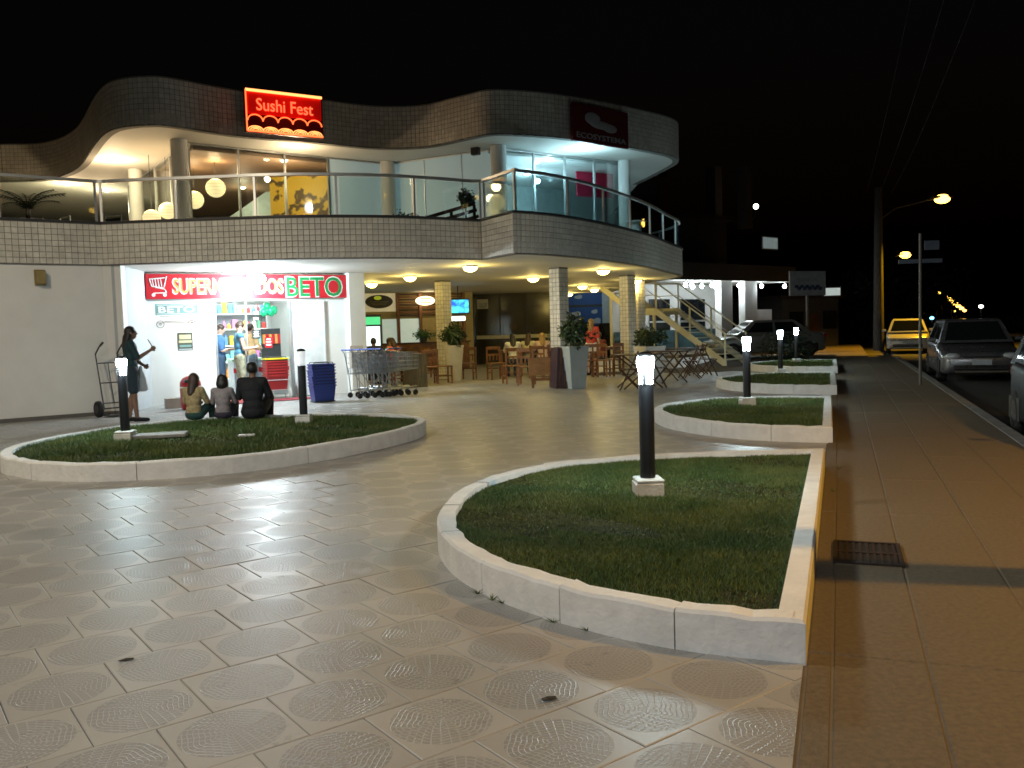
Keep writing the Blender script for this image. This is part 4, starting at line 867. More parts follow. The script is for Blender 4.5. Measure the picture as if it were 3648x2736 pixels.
def person(label, loc, yaw, h=1.7, pose=None, skin=SK1, hair=('short', HAIRB), top=None, sleeve=.55, bottom=None, leg=.5, shoes=None, vox=.011, build=1.0, turn=0.0, nod=0.0, hand='relaxed', group=None, shirt_len=0.0, hv=1.0):
    k = h/1.7
    J = dict(pelvis=(0, 0, .93), waist=(0, 0, 1.08), chest=(0, 0, 1.3), neck=(0, 0, 1.44), head=(0, .03, 1.585),
             sL=(-.175, 0, 1.39), sR=(.175, 0, 1.39), eL=(-.225, -.02, 1.11), eR=(.225, -.02, 1.11), wL=(-.235, .06, .87), wR=(.235, .06, .87),
             hL=(-.09, 0, .92), hR=(.09, 0, .92), kL=(-.1, .02, .5), kR=(.1, .02, .5), aL=(-.1, -.02, .085), aR=(.1, -.02, .085))
    if pose: J.update(pose)
    J = {n: Vector(p)*k for n, p in J.items()}; b = build*k
    t = thing('person', label, 'person', loc, yaw, group)
    HM = Matrix.Rotation(turn, 4, 'Z') @ Matrix.Rotation(nod, 4, 'X')
    def torso(mb, e=0.0):
        mb.ell((J['pelvis']+J['waist']*0)/1, (.15*b+e, .115*b+e, .115*b+e), seg_M(J['pelvis'], J['waist']))
        mb.ell((J['pelvis']+J['waist'])/2, (.142*b+e, .108*b+e, .13*b+e), seg_M(J['pelvis'], J['waist']))
        mb.ell((J['waist']+J['chest'])/2, (.145*b+e, .105*b+e, .15*b+e), seg_M(J['waist'], J['chest']))
        mb.ell(J['chest'], (.16*b+e, .11*b+e, .14*b+e), seg_M(J['waist'], J['chest']))
        mb.cap(J['sL'], J['sR'], .062*b+e, .062*b+e)
        return mb
    mb = torso(MB())
    mb.cap(J['chest']+(J['neck']-J['chest'])*.6, J['head']-Vector((0, 0, .03*k)), .058*b, .052*k)
    hd = J['head']; hp = lambda v: hd + (HM @ Vector(v))*k
    mb.ell(hd, (.076*k, .094*k, .112*k), HM, n=18, m=12).ell(hp((0, .03, -.06)), (.055*k, .06*k, .055*k), HM); mb.ell(hp((0, .098, -.015)), (.014*k, .02*k, .022*k), HM)
    for sx in (-1, 1): mb.ell(hp((sx*.079, -.005, -.01)), (.012*k, .022*k, .03*k), HM); mb.ell(hp((sx*.03, .082, .022)), (.022*k, .014*k, .01*k), HM)
    mb.ell(hp((0, .088, -.058)), (.024*k, .012*k, .009*k), HM)
    for s in 'LR':
        S, E, W_ = J['s'+s], J['e'+s], J['w'+s]
        mb.cap(S, E, .052*b, .04*b).cap(E, W_, .041*b, .027*k)
        Hh, Kk, A = J['h'+s], J['k'+s], J['a'+s]
        mb.cap(Hh, Kk, .084*b, .056*b).cap(Kk, A, .056*b, .036*k); mb.ell(Kk+(A-Kk)*.3+Vector((0, -.018*k, 0)), (.05*b, .055*b, .11*k), seg_M(Kk, A))
        fwd = J.get('f'+s, Vector((.02 if s == 'R' else -.02, .16, -.05))*k); tip = A+fwd; tip.z = A.z-.055*k
        mb.cap(A+Vector((0, -.03*k, -.04*k)), tip, .036*k, .028*k)
        # hand: palm, four fingers, thumb
        d = (W_-E).normalized(); side = Vector((1, 0, 0)) if s == 'L' else Vector((-1, 0, 0))
        up_ = d.cross(side).normalized(); sd = up_.cross(d).normalized()
        palm = W_+d*.05*k; mb.cap(W_, W_+d*.078*k, .026*k, .03*k); mb.cap(palm-up_*.022*k, palm+up_*.026*k, .022*k, .022*k)
        for q, L in enumerate((.06, .072, .068, .052)):
            r0 = W_+d*.085*k+up_*(-.028+.019*q)*k; cu = (.9 if hand == 'grip' else .35); mid_ = r0+(d*math.cos(cu)+sd*math.sin(cu))*L*.55*k; en = mid_+(d*math.cos(cu*2.2)+sd*math.sin(cu*2.2))*L*.5*k
            mb.cap(r0, mid_, .0095*k, .009*k, 8).cap(mid_, en, .009*k, .0078*k, 8)
        th = W_+d*.03*k-up_*.028*k; t2 = th+(d*.6-up_*.5+sd*.35)*.045*k; mb.cap(th, t2, .012*k, .0105*k, 8).cap(t2, t2+(d*.8+sd*.5)*.032*k, .0105*k, .009*k, 8)
    remesh(mb, 'body', skin, t, vox)
    e = .014*k
    if top:
        mb = torso(MB(), e)
        if shirt_len: mb.ell(J['pelvis']-Vector((0, 0, shirt_len*k)), (.16*b+e, .125*b+e, .12*k))
        for s in 'LR':
            S, E, W_ = J['s'+s], J['e'+s], J['w'+s]
            if sleeve <= 0: continue
            f = min(sleeve*2, 1.0); mb.cap(S, S+(E-S)*f, .056*b+e, (.056-.012*f)*b+e)
            if sleeve > .5: g = (sleeve-.5)*2; mb.cap(E, E+(W_-E)*g, .043*b+e, .034*b+e)
        remesh(mb, 'top', top, t, max(vox, .012))
    if bottom:
        mb = MB(); mb.ell(J['pelvis']-Vector((0, 0, .01)), (.155*b+e, .12*b+e, .11*b+e), seg_M(J['pelvis'], J['waist']))
        for s in 'LR':
            Hh, Kk, A = J['h'+s], J['k'+s], J['a'+s]; f = min(leg*2, 1.0)
            mb.cap(Hh, Hh+(Kk-Hh)*f, .09*b+e, (.09-.022*f)*b+e)
            if leg > .5: g = (leg-.5)*2; mb.cap(Kk, Kk+(A-Kk)*g, .062*b+e, .046*b+e)
        remesh(mb, 'trousers' if leg > .7 else 'shorts', bottom, t, max(vox, .012))
    if shoes:
        for s in 'LR':
            A = J['a'+s]; fwd = J.get('f'+s, Vector((.02 if s == 'R' else -.02, .16, -.05))*k); tip = A+fwd*1.08; tip.z = A.z-.05*k
            mb = MB(); mb.cap(A+Vector((0, -.035*k, -.036*k)), tip, .042*k, .036*k); remesh(mb, 'shoe', shoes, t, .012, 2)
    if hair:
        kind, hm = hair; mb = MB(); mb.ell(hp((0, -.014, .022)), (.088*k*hv, .1*k, .105*k*hv), HM, n=18, m=12)
        if kind == 'long':
            mb.ell(hp((0, -.05, -.06)), (.09*k*hv, .07*k*hv, .12*k), HM); nb_ = J['chest']+Vector((0, -.085*b, .04*k))
            mb.cap(hp((0, -.065, -.08)), nb_, .075*k*hv, .05*k*hv)
            for sx in (-1, 1): mb.cap(hp((sx*.05, -.04, -.05)), nb_+Vector((sx*.05*k, .0, .02*k)), .055*k, .032*k)
        if kind == 'bob':
            mb.ell(hp((0, -.035, -.05)), (.098*k*hv, .085*k*hv, .11*k*hv), HM)
            for sx in (-1, 1): mb.cap(hp((sx*.07, -.02, 0)), hp((sx*.075, -.02, -.13)), .035*k, .025*k)
        remesh(mb, 'hair', hm, t, .012, 3)
    for sx in (-1, 1): MB().ell(hp((sx*.03, .086, .008)), (.009*k, .006*k, .007*k), HM, n=8, m=6).build('eye', m_black, t)
    return t
navy = cloth('cloth_navy', (.02, .035, .05)); black = cloth('cloth_black', (.01, .01, .012)); denim = cloth('cloth_denim', (.03, .06, .11)); dgreen = cloth('cloth_green', (.02, .06, .05))
# woman standing with a phone by the left bollard, seen in profile facing right
wpos = P(287, 908, 0); wpos = Vector((-6.45, 14.75, 0))
person('woman in dark top and shorts standing by the left bollard holding up a stick', wpos, R(-62), 1.62, dict(eR=(.22, .1, 1.13), wR=(.13, .33, 1.27), eL=(-.2, .06, 1.12), wL=(-.1, .22, 1.0), aL=(-.1, -.06, .085), aR=(.1, .05, .085)), SK3, ('long', HAIRB), cloth('cloth_teal', (.012, .04, .045)), .45, navy, .42, shoes=black, vox=.009, hand='grip', shirt_len=.06)
pt = thing('stick', 'thin dark stick held up in the standing woman\'s hand', 'stick', (0, 0, 0)); 
hh = Matrix.Translation(wpos) @ Matrix.Rotation(R(-62), 4, 'Z'); s_ = 1.62/1.7; g1 = hh @ (Vector((.12, .38, 1.30))*s_); g2 = hh @ (Vector((.05, .30, 1.46))*s_)
pt.location = g1; MB().tube((0, 0, 0), tuple(g2-g1), .008, n=8).build('rod', m_black, pt); MB().ell(tuple(g2-g1), (.012, .012, .012)).build('tip', m_white, pt)
hb = hh @ Vector((-.12, .16, .78)); bag = thing('plastic_bag', 'thin white plastic bag hanging beside the standing woman', 'bag', hb); mbb = MB(); mbb.loft([[(.05*math.cos(a)*w_, .03*math.sin(a)*w_, z) for a in [i*PI/5 for i in range(10)]] for z, w_ in ((-.28, 1.3), (-.25, 2.2), (-.1, 1.9), (.05, 1.1), (.16, .3))]); mbb.build('bag_body', mat('bag_white', (.6, .6, .58), .4, var=.1, scale=20, bump=.6), bag, smooth=True); MB().path([(0, 0, .15), (.03, 0, .22), (0, 0, .27)], .006).build('handle', m_white, bag)
# three people sitting on the planter kerb, backs to us
SIT = dict(pelvis=(0, 0, .11), waist=(0, -.02, .26), chest=(0, .0, .47), neck=(0, .03, .61), head=(0, .06, .755), sL=(-.165, .01, .56), sR=(.165, .01, .56), eL=(-.23, .12, .32), eR=(.23, .12, .32), wL=(-.12, .34, .3), wR=(.12, .34, .3), hL=(-.09, .02, .09), hR=(.09, .02, .09), kL=(-.15, .42, .27), kR=(.15, .42, .27), aL=(-.12, .5, -.09), aR=(.12, .5, -.09))
def kerb_pt(x, y=903): q = P(x, y, .18); return Vector((q.x, q.y, .18))
SCH = dict(SIT); 
person('child in cream patterned top sitting on the lawn kerb, leftmost of three', kerb_pt(420, 905), R(-8), 1.3, SIT, SK1, ('long', HAIRD), cloth('cloth_cream', (.34, .25, .12), .35, 22), .48, dgreen, 1.0, black, vox=.01, turn=R(10), hv=1.25)
person('child in grey top with black bob hair sitting on the lawn kerb, middle of three', kerb_pt(483, 903), R(4), 1.24, SIT, SK1, ('bob', HAIRB), cloth('cloth_grey', (.26, .22, .22), .2, 20), .48, cloth('cloth_plum', (.04, .03, .05)), 1.0, black, vox=.01, hv=1.3)
SITM = dict(SIT); SITM.update(eL=(-.235, .1, .33), eR=(.235, .1, .34), wL=(-.15, .36, .36), wR=(.15, .36, .36))
person('man in black shirt with cropped hair sitting on the lawn kerb, rightmost of three', kerb_pt(548, 902), R(2), 1.62, SITM, SK3, ('short', HAIRB), black, .5, black, 1.0, black, vox=.01, build=1.08)
# shoppers in the doorway
sh = lambda s, y: Vector((FL[0]+math.cos(FA)*s-math.sin(FA)*y, FL[1]+math.sin(FA)*s+math.cos(FA)*y, 0.006))
READ = dict(eR=(.2, .06, 1.1), wR=(.1, .3, 1.12), eL=(-.2, .06, 1.1), wL=(-.08, .3, 1.13))
camo = mat('camo_cloth', (.26, .25, .17), .85, var=.5, scale=14)
person('man in blue tank top and camouflage shorts waiting at the shop door', sh(1.86, .12), R(-62), 1.72, READ, SK2, ('short', HAIRD), cloth('cloth_blue_tank', (.07, .2, .3)), 0, camo, .55, None, vox=.009, nod=R(-22), hand='grip')
person('man in blue polo shirt at the till just inside the shop door', sh(1.58, .75), R(-75), 1.68, READ, SK2, ('short', HAIRD), cloth('cloth_polo', (.06, .16, .36)), .42, denim, 1.0, black, vox=.011, nod=R(-25))
person('shopper in pale orange shirt and blue jeans behind the glass door', sh(2.3, .95), R(-30), 1.68, READ, SK2, ('short', HAIRD), cloth('cloth_orange', (.7, .42, .2)), .45, cloth('cloth_jeans', (.16, .24, .33)), 1.0, black, vox=.012)
# diners under the balcony
SITC = dict(pelvis=(0, 0, .52), waist=(0, 0, .67), chest=(0, .03, .88), neck=(0, .05, 1.02), head=(0, .09, 1.16), sL=(-.17, .04, .97), sR=(.17, .04, .97), eL=(-.23, .16, .76), eR=(.23, .16, .76), wL=(-.12, .38, .78), wR=(.12, .38, .78), hL=(-.09, .03, .5), hR=(.09, .03, .5), kL=(-.11, .43, .48), kR=(.11, .43, .48), aL=(-.11, .42, .085), aR=(.11, .42, .085))
def sitter(x, y, Y, label, yaw, skin, hair, top, bottom=denim, h=1.65, **kw):
    q = DY(x, y, Y); return person(label, (q.x, Y, 0.0), yaw, h, SITC, skin, hair, top, .45, bottom, 1.0, black, vox=.014, **kw)
sitter(1108, 745, 24.9, 'diner with long dark hair in white top, seated with back to us', R(8), SK2, ('long', HAIRB), cloth('cloth_white', (.7, .68, .62)))
sitter(1140, 742, 25.6, 'diner with dark hair in pale yellow top, middle of the table', R(-18), SK1, ('long', HAIRD), cloth('cloth_paleyellow', (.6, .56, .4)))
sitter(1172, 745, 25.2, 'blond diner in pink top beside the central tiled column', R(6), SK2, ('long', HAIRL), cloth('cloth_pink', (.58, .42, .36)))
sitter(852, 752, 23.2, 'diner in bright orange top leaning over the table behind the trolleys', R(60), SK2, ('long', HAIRD), cloth('cloth_bright_orange', (.85, .16, .06)), nod=R(-20))
sitter(836, 742, 24.1, 'dark haired diner facing the one in orange behind the trolleys', R(-80), SK3, ('short', HAIRB), cloth('cloth_olive', (.2, .18, .1)))
sitter(808, 745, 25.0, 'diner in dark clothes by the lit fridge', R(20), SK3, ('short', HAIRB), black)
q = DY(1279, 815, 24.6); person('woman in red top and white shorts standing among the wooden stools', (q.x, 24.6, 0), R(-20), 1.6, dict(eL=(-.23, .1, 1.13), wL=(-.2, .3, 1.05)), SK2, ('long', HAIRL), cloth('cloth_red', (.6, .07, .05)), .42, cloth('cloth_white_shorts', (.7, .68, .64)), .3, black, vox=.012)
q = DY(1297, 760, 25.4); person('diner in rust coloured top seated at the stools beside the red top woman', (q.x, 25.4, 0), R(30), 1.62, SITC, SK1, ('short', HAIRD), cloth('cloth_rust', (.3, .07, .04)), .45, denim, 1.0, black, vox=.014)
# people on the balcony
q = DY(425, 462, 19.6); person('seated diner upstairs behind the rail next to the paper lanterns', (q.x, 20.4, UZ-.1), R(70), 1.6, SITC, SK2, ('short', HAIRD), cloth('cloth_mauve', (.3, .16, .13)), .45, black, 1.0, black, vox=.016)
# ================================================================== furniture under the balcony
def chair(label, loc, rz, group='wooden restaurant chairs', m=m_wood, proto={}):
    if 'c' not in proto:
        t = thing('wooden_chair', label, 'chair', loc, rz, group)
        MB().box((0, 0, .45), (.42, .42, .03), bev=.008).build('seat', m, t)
        for x in (-.185, .185):
            MB().box((x, .185, .2175), (.04, .04, .435)).build('leg', m, t); MB().box((x, -.19, .45), (.04, .04, .9)).build('leg', m, t); MB().box((x, 0, .2), (.02, .34, .03)).build('stretcher', m, t)
        MB().box((0, -.19, .86), (.34, .025, .09), bev=.008).build('top_rail', m, t); MB().box((0, -.19, .68), (.34, .02, .05)).build('back_rail', m, t)
        for x in (-.1, 0, .1): MB().box((x, -.19, .5875), (.035, .015, .135)).build('back_slat', m, t)
        MB().box((0, -.19, .3), (.34, .02, .03)).build('back_stretcher', m, t)
        proto['c'] = t; return t
    return dup(proto['c'], label, loc, rz)
def at(x, y): q = P(x, y, 0); return (q.x, q.y, 0.004)
def table(label, loc, rz, L=1.2, W=.75, h=.76, m=m_wood):
    t = thing('wooden_table', label, 'table', loc, rz, 'wooden restaurant tables')
    for k in range(5): MB().box((0, -W/2+W/10+k*W/5, h-.015), (L, W/5-.008, .028)).build('top_plank', m, t)
    MB().box((0, 0, h-.06), (L-.14, W-.12, .06)).build('apron', m, t)
    for sx in (-1, 1):
        for sy in (-1, 1): MB().box((sx*(L/2-.07), sy*(W/2-.07), (h-.03)/2), (.06, .06, h-.03)).build('leg', m, t)
    return t
for (x, y, r, lb) in ((930, 830, 10, 'wooden chair with slatted back left of the tall white pot'), (958, 828, -70, 'wooden chair beside the tall white pot, seen from the side'), (1012, 820, 170, 'dark wooden chair right of the tall white pot'), (1072, 820, 200, 'empty wooden chair standing alone left of the diners'),
                      (1106, 829, 15, 'wooden chair pulled up to the diners\' table, nearer left'), (1138, 832, -8, 'wooden chair pulled up to the diners\' table, nearest us'), (1160, 818, 5, 'wooden chair under the blond diner'), (1112, 812, 10, 'wooden chair under the long dark haired diner'),
                      (1272, 815, 20, 'wooden chair behind the woman in red'), (1300, 814, -20, 'wooden chair right of the woman in red'), (1326, 812, 40, 'wooden chair beside the right tiled column'), (850, 836, 60, 'wooden chair under the diner in orange'), (912, 816, 140, 'wooden chair against the bar counter')):
    chair(lb, at(x, y), R(r))
table('long wooden table of the three diners', (P(1130, 815).x+.25, 25.75, .004), R(4), 1.9, .8); table('wooden table behind the shopping trolleys', (P(840, 832).x, 23.9, .004), R(-15), 1.2, .75); table('wooden table between the woman in red and the column', (P(1298, 800).x, 26.2, .004), R(10), 1.3, .75); table('wooden table left of the tall white pot', (P(935, 815).x, 25.0, .004), R(5), 1.0, .7)
# small bottles on the tables
for (x, Y, z, c, lb) in ((1185, 25.6, .77, (.5, .42, .03), 'yellow sauce bottle on the diners\' table'), (1120, 25.7, .77, (.25, .1, .03), 'brown bottle on the diners\' table'), (1356, 24.6, .77, (.3, .3, .02), 'olive bottle on the folding table by the column'), (832, 23.9, .77, (.05, .3, .2), 'green bottle on the table behind the trolleys')):
    q = DY(x, 760, Y); t = thing('bottle', lb, 'bottle', (q.x, Y, z+.004)); MB().lathe([(.03, 0), (.032, .12), (.012, .17), (.012, .21)], 12).build('body', mat('bt'+lb[:6], c, .25), t, smooth=True); MB().lathe([(.014, .211), (.014, .228)], 10).build('cap', m_dark, t)
# folding tables with crossed legs and folding chairs
def fold_table(label, loc, rz, L=.8, W=.7, h=.74, m=m_dwood):
    t = thing('folding_table', label, 'table', loc, rz, 'folding tables by the staircase')
    for k in range(6): MB().box((0, -W/2+W/12+k*W/6, h), (L, W/6-.01, .022)).build('top_slat', m, t)
    for y in (-W/2+.06, W/2-.06):
        for s in (-1, 1): MB().tube((s*L*.4, y+s*.02, .0), (-s*L*.4, y+s*.02, h-.012), .018, n=6).build('leg', m, t)
    MB().tube((-L*.15, -W/2+.06, .5*h*1.37), (-L*.15, W/2-.06, .5*h*1.37), .012).build('crossbar', m, t)
    return t
def fold_chair(label, loc, rz, m=m_dwood):
    t = thing('folding_chair', label, 'chair', loc, rz, 'folding chairs by the staircase')
    for x in (-.19, .19): MB().tube((x, .2, 0), (x*1, -.2, .82), .016, n=6).build('back_leg', m, t); MB().tube((x*.88, -.22, 0), (x*.88, .2, .44), .016, n=6).build('front_leg', m, t)
    for k in range(5): MB().box((0, -.14+k*.075, .44), (.4, .06, .015)).build('seat_slat', m, t)
    for k in range(2): MB().box((0, -.165-.04*k, .68+.09*k), (.4, .015, .06)).build('back_slat', m, t)
    return t
for (x, y, r, L, lb) in ((1382, 838, 8, 1.1, 'long folding table behind the nearest bollard lamp'), (1448, 826, 10, .8, 'folding table right of the nearest bollard lamp'), (1478, 814, 15, .8, 'folding table at the foot of the staircase')): fold_table(lb, at(x, y), R(r), L)
for (x, y, r, lb) in ((1360, 842, 80, 'folding chair at the left of the long folding table'), (1420, 838, -100, 'folding chair between the folding tables'), (1495, 818, 70, 'folding chair right of the staircase foot table'), (1528, 812, -80, 'outermost folding chair on the right'), (1508, 808, 95, 'folding chair tucked behind the outermost one')): fold_chair(lb, at(x, y), R(r))
# folded boards leaning beside the tall grey pot
bq = at(1172, 838); t = thing('folded_table', 'folded light wooden table standing upright before the stack of boards', 'table', bq, R(14))
MT = Matrix.Rotation(R(-10), 4, 'X')
for k in range(3): MB().box((0, 0, .36+k*.135), (.6, .025, .13), M=MT).build('top_plank', mat('pine', (.32, .17, .07), .5, var=.3, scale=4), t)
for x in (-.22, .22): MB().box((x, .02, .5), (.05, .03, 1.0), M=MT).build('leg', m_wood, t)
MB().box((0, .03, .2), (.5, .025, .06), M=MT).box((0, .03, .93), (.5, .025, .05), M=MT).build('brace', m_wood, t)
for k in range(7):
    b0 = at(1196+k*5.5, 838); tag(MB().box((0, 0, .46+.01*(k % 3)), (.05, .55, .92), M=Matrix.Rotation(R(4+k), 4, 'Y')).build('folded_board', m_dwood if k % 2 else mat('plum_board', (.045, .025, .04), .5), loc=b0, rz=R(14)), ('first', 'second', 'third', 'fourth', 'fifth', 'sixth', 'last')[k] + ' folded board from the left in the stack beside the tall grey pot', 'board', 'stack of folded boards')
# wooden screen behind the trolleys
b0 = at(898, 838); t = thing('wooden_screen', 'low dark wooden screen standing right of the trolleys', 'screen', b0, R(20))
for k in range(8): MB().box((-.26+k*.075, 0, .42), (.068, .025, .82)).build('board', mat('olive_board', (.07, .05, .018), .6, var=.3, scale=6), t)
for z in (.12, .76): MB().box((0, .028, z), (.62, .03, .06)).build('rail', m_dwood, t)
# ================================================================== potted shrubs
def leaf_cloud(name, parent, c, r, n, size, m, seed, flat=1.0, spiky=False):
    rnd = random.Random(seed); v = []; f = []
    while len(f) < n:
        d = Vector((rnd.gauss(0, 1), rnd.gauss(0, 1), rnd.gauss(0, 1))).normalized(); rad = rnd.uniform(.25, 1.0)**.5
        lump = 1 + .24*math.sin(d.x*5+seed)+.2*math.sin(d.y*6+d.z*5+seed*2)+.12*math.sin(d.z*11+d.x*9)
        if math.sin(d.x*7+seed*3)*math.sin(d.z*8+d.y*6) > .62 and rnd.random() < .8: continue
        p = Vector((c[0]+d.x*r[0]*rad*lump, c[1]+d.y*r[1]*rad*lump, c[2]+d.z*r[2]*rad*lump)); a = Vector((rnd.gauss(0, 1), rnd.gauss(0, 1), rnd.gauss(0, .6))).normalized(); b = a.cross(d).normalized(); s = size*rnd.uniform(.6, 1.4)
        k = len(v); v += [tuple(p-a*s), tuple(p+b*s*.45), tuple(p+a*s), tuple(p-b*s*.45)]; f.append((k, k+1, k+2, k+3))
    me = bpy.data.meshes.new(name); me.from_pydata(v, [], f); me.materials.append(m); o = bpy.data.objects.new(name, me); C.objects.link(o); o.parent = parent; o['kind'] = 'stuff'; return o
m_leafg = mat('shrub_leaf', (.03, .06, .02), .5, var=.5, scale=12); m_leafd = mat('dark_leaf', (.012, .025, .012), .5, var=.4, scale=12)
m_potw = mat('pot_white', (.6, .58, .52), .6, var=.08, bump=.15); m_potg = mat('pot_grey', (.36, .42, .44), .6, var=.06, bump=.15)
def pot(label, px, py, w0, w1, h, m, bush, seed, square=False, rz=R(10)):
    q = P(px, py, 0); t = thing('potted_shrub', label, 'potted plant', (q.x, q.y, 0.004), rz, 'potted shrubs under the balcony'); n = 4 if square else 24; ph = PI/4 if square else 0; kf = 1.414 if square else 1
    mb = MB(); mb.loft([[(w/2*kf*math.cos(ph+2*PI*i/n), w/2*kf*math.sin(ph+2*PI*i/n), z) for i in range(n)] for w, z in ((w0, 0), (w0+(w1-w0)*.5, h*.5), (w1, h-.06), (w1+.02, h-.055), (w1+.02, h), (w1-.06, h), (w1-.07, h-.07))]); mb.build('pot', m, t)
    MB().tube((0, 0, h-.1), (.02, 0, h+bush[1]), .022, .014).build('stem', m_dwood, t); leaf_cloud('foliage', t, (0, 0, h+bush[1]), bush[0], bush[2], .05, m_leafg, seed); return t
pot('tall white pot with dark shrub before the left tiled column', 983, 824, .34, .52, .98, m_potw, ((.34, .34, .3), .27, 1300), 1); pot('tall grey-blue pot with bushy shrub right of the central column', 1244, 839, .34, .46, .95, m_potg, ((.38, .38, .36), .32, 1500), 2, True, R(20))
pot('square white pot with shrub at the right tiled column', 1404, 822, .46, .56, .85, m_potw, ((.42, .38, .24), .2, 1200), 3, True, R(24)); pot('white square pot rim hidden behind the stack of boards', 1212, 822, .3, .4, .98, m_potw, ((.3, .3, .16), .15, 500), 4, True)
# bar plant
q = DY(915, 735, 29.6); t = thing('bar_plant', 'leafy green plant on the bar counter', 'plant', (q.x, q.y, 1.004)); MB().lathe([(.1, 0), (.14, .2)], 14).build('pot', m_dark, t); leaf_cloud('foliage', t, (0, 0, .26), (.42, .25, .18), 350, .05, mat('fern', (.06, .2, .05), .5, var=.4), 9)
# ================================================================== in front of the supermarket
# hand truck
hq = P(222, 897, 0)+Vector((.3, -.22, 0)); ha = R(50); t = thing('hand_truck', 'dark two-wheeled hand truck leaning on the left plaster wall', 'hand truck', (hq.x, hq.y, 0), ha)
m_ht = mat('handtruck_steel', (.05, .05, .052), .5, .5); LEAN = lambda z: .22*z - .12
for x in (-.2, .2): MB().path([(x, LEAN(.14), .14), (x, LEAN(1.15), 1.15), (x-.0, LEAN(1.15)-.16, 1.28), (x, LEAN(1.15)-.28, 1.34)], .014, 8).build('side_rail', m_ht, t); MB().tube((x, LEAN(1.15)-.2, 1.3), (x, LEAN(1.15)-.31, 1.355), .02, n=8).build('grip', m_black, t)
for z in (.25, .62, .98): MB().tube((-.2, LEAN(z), z), (.2, LEAN(z), z), .011).build('crossbar', m_ht, t)
MB().tube((0, LEAN(.25), .25), (0, LEAN(.98), .98), .01).build('centre_bar', m_ht, t)
MB().box((0, LEAN(.1)-.1, .03), (.42, .26, .012)).build('toe_plate', m_ht, t); MB().tube((-.3, LEAN(.14)+.07, .15), (.3, LEAN(.14)+.07, .15), .012).build('axle', m_ht, t)
for x in (-.27, .27):
    M_ = Matrix.Translation((x, LEAN(.14)+.07, .15)) @ Matrix.Rotation(PI/2, 4, 'Y'); wh = MB().lathe([(.1, -.04), (.145, -.03), (.15, 0), (.145, .03), (.1, .04)], 24, M_).build('wheel', mat('tyre_rubber', (.014, .014, .015), .85), t, smooth=True); MB().lathe([(.075, -.044), (.075, .044)], 18, M_).build('rim', m_ht, wh)
# box at the wall
q = P(375, 882, 0); t = thing('cardboard_box', 'small grey cardboard box at the foot of the supermarket wall', 'box', (q.x, q.y+.03, 0.003), FA); MB().bx(-.16, .16, -.12, .12, 0, .2).build('carton', mat('grey_card', (.3, .27, .24), .8), t); MB().bx(-.03, .03, -.122, .122, .2005, .203).build('tape', m_cr, t)
# red bin behind the first child
q = P(414, 884, 0); t = thing('litter_bin', 'red rounded bin with domed lid behind the leftmost seated child', 'bin', (q.x, q.y, .003), FA); m_binr = mat('bin_red', (.42, .02, .03), .3, var=.06)
MB().lathe([(.17, 0), (.19, .04), (.2, .4), (.195, .42)], 24).build('drum', m_binr, t, smooth=True); MB().lathe([(.205, .421), (.205, .45)], 24).build('rim_band', m_white, t); MB().lathe([(.2, .4505), (.19, .54), (.14, .61), (.07, .645), (.005, .655)], 24).build('domed_lid', m_binr, t, smooth=True); MB().box((-.06, -.16, .56), (.16, .09, .07), bev=.02).build('flap', m_black, t)
# doormat
a_, b_ = sh(1.55, -.95), sh(3.15, -.5); t = thing('doormat', 'long dark red doormat lying before the shop door', 'doormat', (sh(2.3, -.75).x, sh(2.3, -.75).y, .004), FA); MB().box((0, 0, .006), (1.7, .6, .012), bev=.004).build('pile', cloth('mat_red', (.22, .02, .03)), t); MB().box((0, 0, .003), (1.76, .66, .006)).build('border', m_black, t)
t = thing('threshold_mat', 'small red mat on the shop threshold under the waiting man', 'doormat', (sh(2.0, -.12).x, sh(2.0, -.12).y, .004), FA); MB().box((0, 0, .005), (.9, .22, .01)).build('pile', cloth('mat_bright', (.45, .06, .05)), t); MB().box((0, 0, .0025), (.94, .26, .005)).build('border', m_black, t)
# stacks of hand baskets: tapered tubs, each one its own thing
def basket(label, loc, rz, m, group, proto={}, rim=None, h=.3):
    key = m.name
    if key not in proto:
        t = thing('shopping_basket', label, 'basket', loc, rz, group)
        def rect(a, b, z): return [(-a, -b, z), (a, -b, z), (a, b, z), (-a, b, z)]
        mb = MB(); mb.loft([rect(.2, .14, 0), rect(.235, .165, h), rect(.225, .155, h), rect(.19, .13, .012)]); mb.build('tub', m, t)
        mb = MB(); mb.loft([rect(.25, .18, h-.005), rect(.25, .18, h+.02), rect(.222, .152, h+.02), rect(.222, .152, h-.005)], cap=False); mb.build('rim', rim or m, t)
        for s in (-1, 1): MB().path([(-.2, s*.165, h+.022), (-.19, s*.17, h+.05), (.19, s*.17, h+.05), (.2, s*.165, h+.022)], .008).build('handle', m_black, t)
        proto[key] = t; return t
    return dup(proto[key], label, loc, rz)
m_bblue = mat('basket_blue', (.015, .035, .22), .4, var=.08); m_bred = mat('basket_red', (.42, .03, .03), .4, var=.08); m_byel = mat('basket_yellow', (.75, .55, .02), .4)
q = P(697, 868, 0)
for k in range(8): basket('blue plastic shopping basket, %s of its stack' % ('bottom one', 'second from the bottom', 'third from the bottom', 'fourth from the bottom', 'fifth from the bottom', 'sixth from the bottom', 'second from the top', 'topmost')[k], (q.x+random.uniform(-.008, .008), q.y, .03+k*.062), FA+R(random.uniform(-4, 4)), m_bblue, 'stack of blue baskets')
t = thing('basket_trolley', 'low wheeled stand under the blue baskets', 'stand', (q.x, q.y, 0.004), FA); MB().box((0, 0, .016), (.44, .32, .018)).build('plate', m_dark, t)
q = P(598, 862, 0)
st = thing('basket_stand', 'chrome tube stand holding the red baskets in the shop doorway', 'stand', (q.x, q.y, 0.004), FA)
